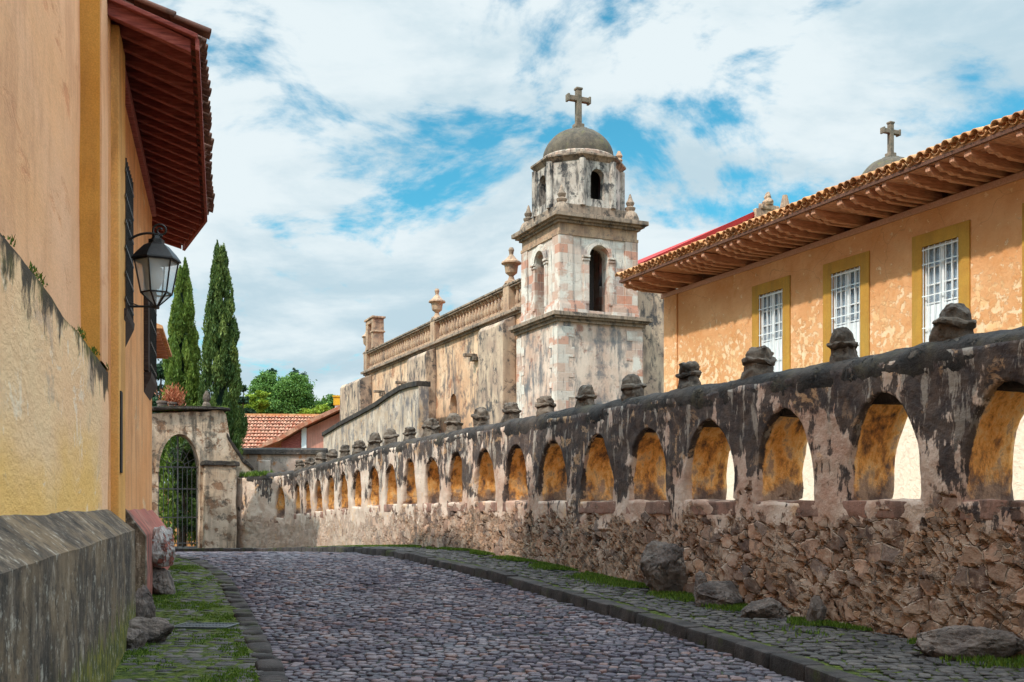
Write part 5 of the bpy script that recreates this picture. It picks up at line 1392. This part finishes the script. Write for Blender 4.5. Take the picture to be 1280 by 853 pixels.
def far_houses():
    # red tiled roof, ridge nearly level
    Y = 94.0
    A = empty('red_tiled_house', (at(300, Y), Y, 0), R(4), label='low house with a broad mottled red clay tile roof below the green trees', cat='house')
    w_ = at(440, Y) - at(292, Y)
    zr1 = CH + (HZ - 521) / F * (Y + 5.5); z0, z1 = CH + (HZ - 560) / F * Y - .4, zr1
    mb = MB(); mb.box(-3.5, w_, .6, 10, 0, z0); mb.build('wall', M['pink_wall'], A)
    T = []; Fc = []
    n = 50; J = 11; D_ = 5.5
    for j in range(J):
        for i in range(n):
            x = -4.2 + (w_ + 4.6) * i / n; r_ = (w_ + 4.6) / n * .5; y0 = -.3 + j * D_ / J; za = z0 + (z1 - z0) * j / J + .02; zb_ = z0 + (z1 - z0) * (j + 1.1) / J
            b = len(T); jx = random.gauss(0, .02)
            for (yy, zz, rr) in ((y0, za + .09, r_), (y0 + D_ / J * 1.1, zb_, r_ * .85)):
                for k in range(6):
                    a = math.pi * k / 5; T.append((x + jx + math.cos(a) * rr, yy, zz + math.sin(a) * rr))
            for k in range(5): Fc.append((b + k, b + k + 1, b + 7 + k, b + 6 + k))
    mesh_np('roof_tiles', np.array(T), np.array(Fc), M['tile_far'], A)
    mb = MB(); mb.prism([(-.35, z0 - .1), (-.35, z0), (5.2, z1), (10.6, z0), (10.6, z0 - .1)], -4.1, w_ + .3, axis='x'); mb.build('roof', M['tile_far'], A)
    mb = MB(); mb.bar((-4.1, 5.2, z1 + .15), (w_ + .3, 5.2, z1 + .15), .26, .2); mb.build('ridge', M['tile'], A)
    # pink gabled house in front of it, sloping roof edge rising to the right
    Y = 86.0; s = Y / F
    def p(u, v): return ((u - 640) * s, CH + (HZ - v) * s)
    A = empty('pink_house', (p(380, 0)[0], Y, 0), 0, label='pink walled house with a single long sloping tiled roof edge and white corner post', cat='house')
    ox = p(380, 0)[0]
    g_ = [p(336, 556), p(380, 533), p(441, 507), p(520, 490), p(520, 570), p(336, 570)]
    mb = MB(); mb.prism([(a - ox, b) for a, b in [p(352, 553), p(381, 537), p(441, 509), p(520, 476)]] + [(p(520, 0)[0] - ox, 0), (p(352, 0)[0] - ox, 0)], 0, 8, axis='y'); mb.build('wall', M['pink_wall'], A)
    mb = MB(); mb.prism([(a - ox, b) for a, b in [p(326, 558), p(352, 546), p(381, 529), p(441, 502), p(520, 469), p(520, 473), p(441, 506.5), p(381, 535), p(352, 552), p(326, 562)]], -.9, 8.3, axis='y'); mb.build('roof', M['tile_far'], A)
    mb = MB(); a, b = p(377.5, 0)[0] - ox, p(383.5, 0)[0] - ox; mb.box(a, b, -.2, -.003, 0, p(0, 535)[1]); mb.build('corner_post', M['white_paint'], A)
    mb = MB(); a, b = p(352, 0)[0] - ox, p(376, 0)[0] - ox; mb.prism([(a, 3.0), (b, 3.0), (b, p(0, 538)[1] - .1), (a, p(0, 552)[1] - .1)], -.1, -.004, axis='y'); mb.build('shutter', M['wood_red'], A)
    # yellow tank on a white base on that roof
    c = p(421, 0)[0]
    A = empty('water_tank', (c, Y + 3.0, p(0, 507)[1] - .1), 0, label='small square yellow water tank on a white base above the pink house', cat='water tank')
    mb = MB(); mb.box(-.55, .62, -.6, .6, -.6, .35); mb.build('base', M['white_paint'], A)
    mb = MB(); mb.box(-.68, .72, -.7, .7, .35, 1.05); mb.build('tank', M['tank'], A, bevel=.02)
    mb = MB(); mb.box(-.76, .80, -.78, .78, 1.05, 1.16); mb.build('lid', M['tank'], A)
far_houses()

# ================================================================== vegetation
def leaf_mesh(name, C, D, L, Wd, mat, parent, rnd):
    """leaf-like quads at C, pointing along D, length L, width Wd"""
    N = len(C); up = rng.normal(0, 1, (N, 3)); S = np.cross(D, up); S /= np.linalg.norm(S, axis=1)[:, None] + 1e-9
    L = L[:, None]; Wd = Wd[:, None]
    V = np.stack([C - D * L / 2, C + S * Wd / 2, C + D * L / 2, C - S * Wd / 2], 1).reshape(-1, 3)
    k = np.arange(N) * 4
    return mesh_np(name, V, np.stack([k, k + 1, k + 2, k + 3], 1), mat, parent, attrs={'rnd': np.repeat(rnd, 4)})
def nz(P, s, o=0.0):
    return np.array([mnoise.noise(Vector((float(a) * s + o, float(b) * s, float(c) * s))) for a, b, c in P])
def cypress(loc, h, r, mat, label, n=56000, seed=0, z0=.8):
    A = empty('cypress_tree', loc, 0, label=label, cat='tree', group=None)
    t = MB(); t.tube([(0, 0, -.3), (.03, 0, h * .3), (0, 0, h * .7), (0, 0, h * .93)], [.17, .13, .07, .02]); t.build('trunk', M['bark'], A, smooth=True)
    # upright plumes: each plume is a tall narrow clump
    K = 230; ph = rng.uniform(0, 2 * np.pi, K); f = rng.uniform(0, 1, K) ** .85
    zc = z0 + f * (h - z0 - .6)
    def prof(z):
        q = np.clip((z - z0) / (h - z0), 0, 1); return r * np.interp(q, [0, .06, .22, .45, .7, .9, 1.0], [.7, .92, 1, .82, .52, .24, .02])
    rad = prof(zc) * rng.uniform(.55, .90, K); ph_l = rng.uniform(.45, 1.0, K) * (1.15 - .5 * f); pw = rng.uniform(.13, .24, K) * (1.25 - .6 * f)
    C = []; tone = []
    per = n // K
    for k in range(K):
        u = rng.normal(0, 1, (per, 3)); u /= np.linalg.norm(u, axis=1)[:, None]; q = rng.uniform(.4, 1, per) ** .5
        z = u[:, 2] * q * ph_l[k] * .9; tap = np.clip(1 - z / (ph_l[k] * 1.1), .15, 1.2)
        C.append(np.stack([rad[k] * np.cos(ph[k]) + u[:, 0] * q * pw[k] * tap, rad[k] * np.sin(ph[k]) + u[:, 1] * q * pw[k] * tap, zc[k] + z], 1))
        tone.append(np.clip(rng.normal(.45 + .22 * rng.normal(), .16, per), 0, 1))
    C = np.concatenate(C); tone = np.concatenate(tone)
    C = C[(C[:, 2] < h)]; tone = tone[:len(C)]
    D = np.stack([C[:, 0] * .35, C[:, 1] * .35, np.ones(len(C))], 1) + rng.normal(0, .35, (len(C), 3)); D /= np.linalg.norm(D, axis=1)[:, None]
    leaf_mesh('crown', C, D, rng.uniform(.10, .24, len(C)), rng.uniform(.035, .075, len(C)), mat, A, tone)
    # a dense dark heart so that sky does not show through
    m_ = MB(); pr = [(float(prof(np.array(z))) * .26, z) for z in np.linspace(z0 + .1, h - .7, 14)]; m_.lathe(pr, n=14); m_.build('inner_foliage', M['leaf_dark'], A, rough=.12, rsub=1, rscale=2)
    return A
cy = 42.6
a_ = cypress((at(228, cy), cy, -.3), 12.1, 1.12, M['cypress'], 'left of the two tall cypress trees behind the gateway, lighter green and slightly shorter', seed=1)
b_ = cypress((at(276, cy - .6), cy - .6, -.3), 12.7, 1.20, M['cypress_dark'], 'right of the two tall cypress trees behind the gateway, darker and taller', seed=2)
a_['group'] = b_['group'] = 'cypress trees behind the gateway'

def tree(name, loc, h, blobs, mat, label, n=9000, leaf=(.10, .22), trunk=.25, droop=0, clumps=None, seed=1, wmul=.55):
    """blobs: (x, y, z, r) crown lobes; every lobe is a cloud of leafy clumps with gaps"""
    A = empty(name, loc, 0, label=label, cat='tree')
    t = MB(); t.tube([(0, 0, -.3), (.1, 0, h * .3), (0, .05, h * .6), (0, 0, h * .85)], [trunk, trunk * .8, trunk * .5, .04])
    for (x, y, z, r_) in blobs[:8]: t.tube([(0, 0, max(.6, z * .55)), (x * .5, y * .5, z * .8), (x * .9, y * .9, z + r_ * .2)], [trunk * .45, trunk * .3, .03], 6)
    t.build('trunk', M['bark'], A, smooth=True)
    tot = sum(b[3] ** 2 for b in blobs); C = []; tone = []
    for (x, y, z, r_) in blobs:
        K = max(6, int(30 * r_ ** 1.4)); nn = int(n * r_ ** 2 / tot / K) + 1
        u = rng.normal(0, 1, (K, 3)); u /= np.linalg.norm(u, axis=1)[:, None]; cc = u * r_ * rng.uniform(.55, 1.0, (K, 1)) * np.array([1, 1, .85]) + np.array([x, y, z])
        cs = rng.uniform(.20, .42, K) * r_ ** .6
        for k in range(K):
            v = rng.normal(0, 1, (nn, 3)) * cs[k] * .55; v[:, 2] *= .65; C.append(cc[k] + v); tone.append(np.clip(rng.normal(.35 + .3 * rng.random() + .15 * u[k, 2], .15, nn), 0, 1))
    C = np.concatenate(C); tone = np.concatenate(tone); N = len(C)
    D = rng.normal(0, 1, (N, 3)); D[:, 2] += droop; D /= np.linalg.norm(D, axis=1)[:, None]
    ls = rng.uniform(leaf[0], leaf[1], N); leaf_mesh('crown', C, D, ls, ls * wmul, mat, A, tone)
    return A
def lobes(n, rx, ry, z0, z1, r0, r1, sd=1, cone=0):
    rr = random.Random(sd); out = []
    for _ in range(n):
        f = rr.random(); k = 1 - cone * f; a = rr.uniform(0, 6.28); q = rr.uniform(.2, 1) ** .5
        out.append((rx * k * q * math.cos(a), ry * k * q * math.sin(a), z0 + (z1 - z0) * f, rr.uniform(r0, r1) * (1 - cone * f * .5)))
    return out
TG = 'trees beyond the red tiled roof'
def far_tree(name, u, Y, v_top, v_low, half_px, mat, label, n, cone, sd, k=22, leaf=(.16, .36)):
    sc = Y / F; ht = CH + (HZ - v_top) * sc; lo = CH + (HZ - v_low) * sc; hw = half_px * sc
    A = tree(name, (at(u, Y), Y, 0), ht, lobes(k, hw * .8, hw * .7, lo + .5, ht - hw * .22, hw * .30, hw * .42, sd, cone), M[mat], label, n=n, leaf=leaf, trunk=.3)
    A['group'] = TG
far_tree('broadleaf_tree', 350, 112, 462, 535, 58, 'leaf', 'large bushy green tree with a peaked crown above the red tiled roof', 42000, .5, 3, 44)
far_tree('conifer_tree', 372, 116, 460, 530, 26, 'leaf_dark', 'dark fir top rising just right behind the large bushy green tree', 14000, .75, 5, 26)
far_tree('conifer_tree', 340, 117, 458, 530, 20, 'leaf_dark', 'dark pointed tree top just left behind the large bushy green tree', 10000, .75, 6, 22)
far_tree('broadleaf_tree', 315, 106, 488, 535, 22, 'leaf_yellow', 'yellow green tree between the dark cypress and the large bushy tree', 14000, .3, 7)
far_tree('broadleaf_tree', 394, 108, 503, 540, 24, 'leaf_yellow', 'low light green tree left of the yellow water tank', 12000, .3, 9)
far_tree('broadleaf_tree', 402, 120, 494, 535, 28, 'leaf', 'dark green tree crown behind the yellow water tank', 12000, .3, 10)
tree('pine_tree', (at(196, 60), 60, 0), 10, lobes(22, 1.6, 1.6, 3.5, 9.4, .6, 1.0, 11, .75), M['leaf_dark'], 'dark blue green pine showing between the orange house and the left cypress', n=16000, leaf=(.12, .26))
far_tree('broadleaf_tree', 301, 104, 482, 540, 16, 'leaf_dark', 'dark leafy tree just right of the dark cypress trunk line', 9000, .3, 12, 16)
far_tree('broadleaf_tree', 252, 106, 488, 545, 40, 'leaf', 'green tree filling the low gap between the two cypress trees', 12000, .3, 14, 20)
tree('shrub', (at(228, 39.8), 39.8, -.2), 4.4, lobes(15, .42, .4, 1.0, 4.2, .30, .46, 15, .1), M['vine'], 'dark climbing shrub hanging behind the bars of the gateway arch', n=12000, leaf=(.06, .14), trunk=.05)
# red dry shoots in the pot
s_ = gs(217); px, py = GP.x + math.cos(GR) * s_ - math.sin(GR) * .35, GP.y + math.sin(GR) * s_ + math.cos(GR) * .35
A = empty('dry_plant', (px, py, 5.08), 0, label='reddish dry plant growing from the pot on the gateway top', cat='plant')
N = 1500; a = rng.uniform(0, 6.28, N); q = rng.uniform(0, 1, N) ** .6; z = rng.uniform(0, .95, N)
C = rng.normal(0, 1, (N, 3)) * [.17, .12, .20] + [.03, 0, .35]; D = C * [1, 1, .6] + [0, 0, .7] + rng.normal(0, .3, (N, 3)); D /= np.linalg.norm(D, axis=1)[:, None]
leaf_mesh('leaves', C, D, rng.uniform(.08, .2, N), rng.uniform(.02, .05, N), M['dry'], A, rng.uniform(0, 1, N))
# weeds on the gateway
pts = [(GP.x + math.cos(GR) * s - math.sin(GR) * d, GP.y + math.sin(GR) * s + math.cos(GR) * d, 5.08 + (s + .5) * .045) for s, d in ((random.uniform(-3.1, -.4), random.uniform(-.1, .8)) for _ in range(1600))]
o = blades('weeds', pts, .05, .20, M['grass'], w=.02); tag(o, kind='stuff', label='grassy weeds sprouting along the top of the gateway', cat='weeds')
pts = []
for _ in range(900):
    s = random.uniform(37.9, 39.6); x, y = arc_pt(s, random.uniform(-.02, .45)); X_, Y_ = from_right(x, y); pts.append((X_, Y_, 3.05 + drop(s) + random.uniform(0, .08)))
o = blades('weeds', pts, .05, .22, M['grass'], w=.02); tag(o, kind='stuff', label='clump of green weeds on the coping where the arcade wall meets the gateway', cat='weeds')
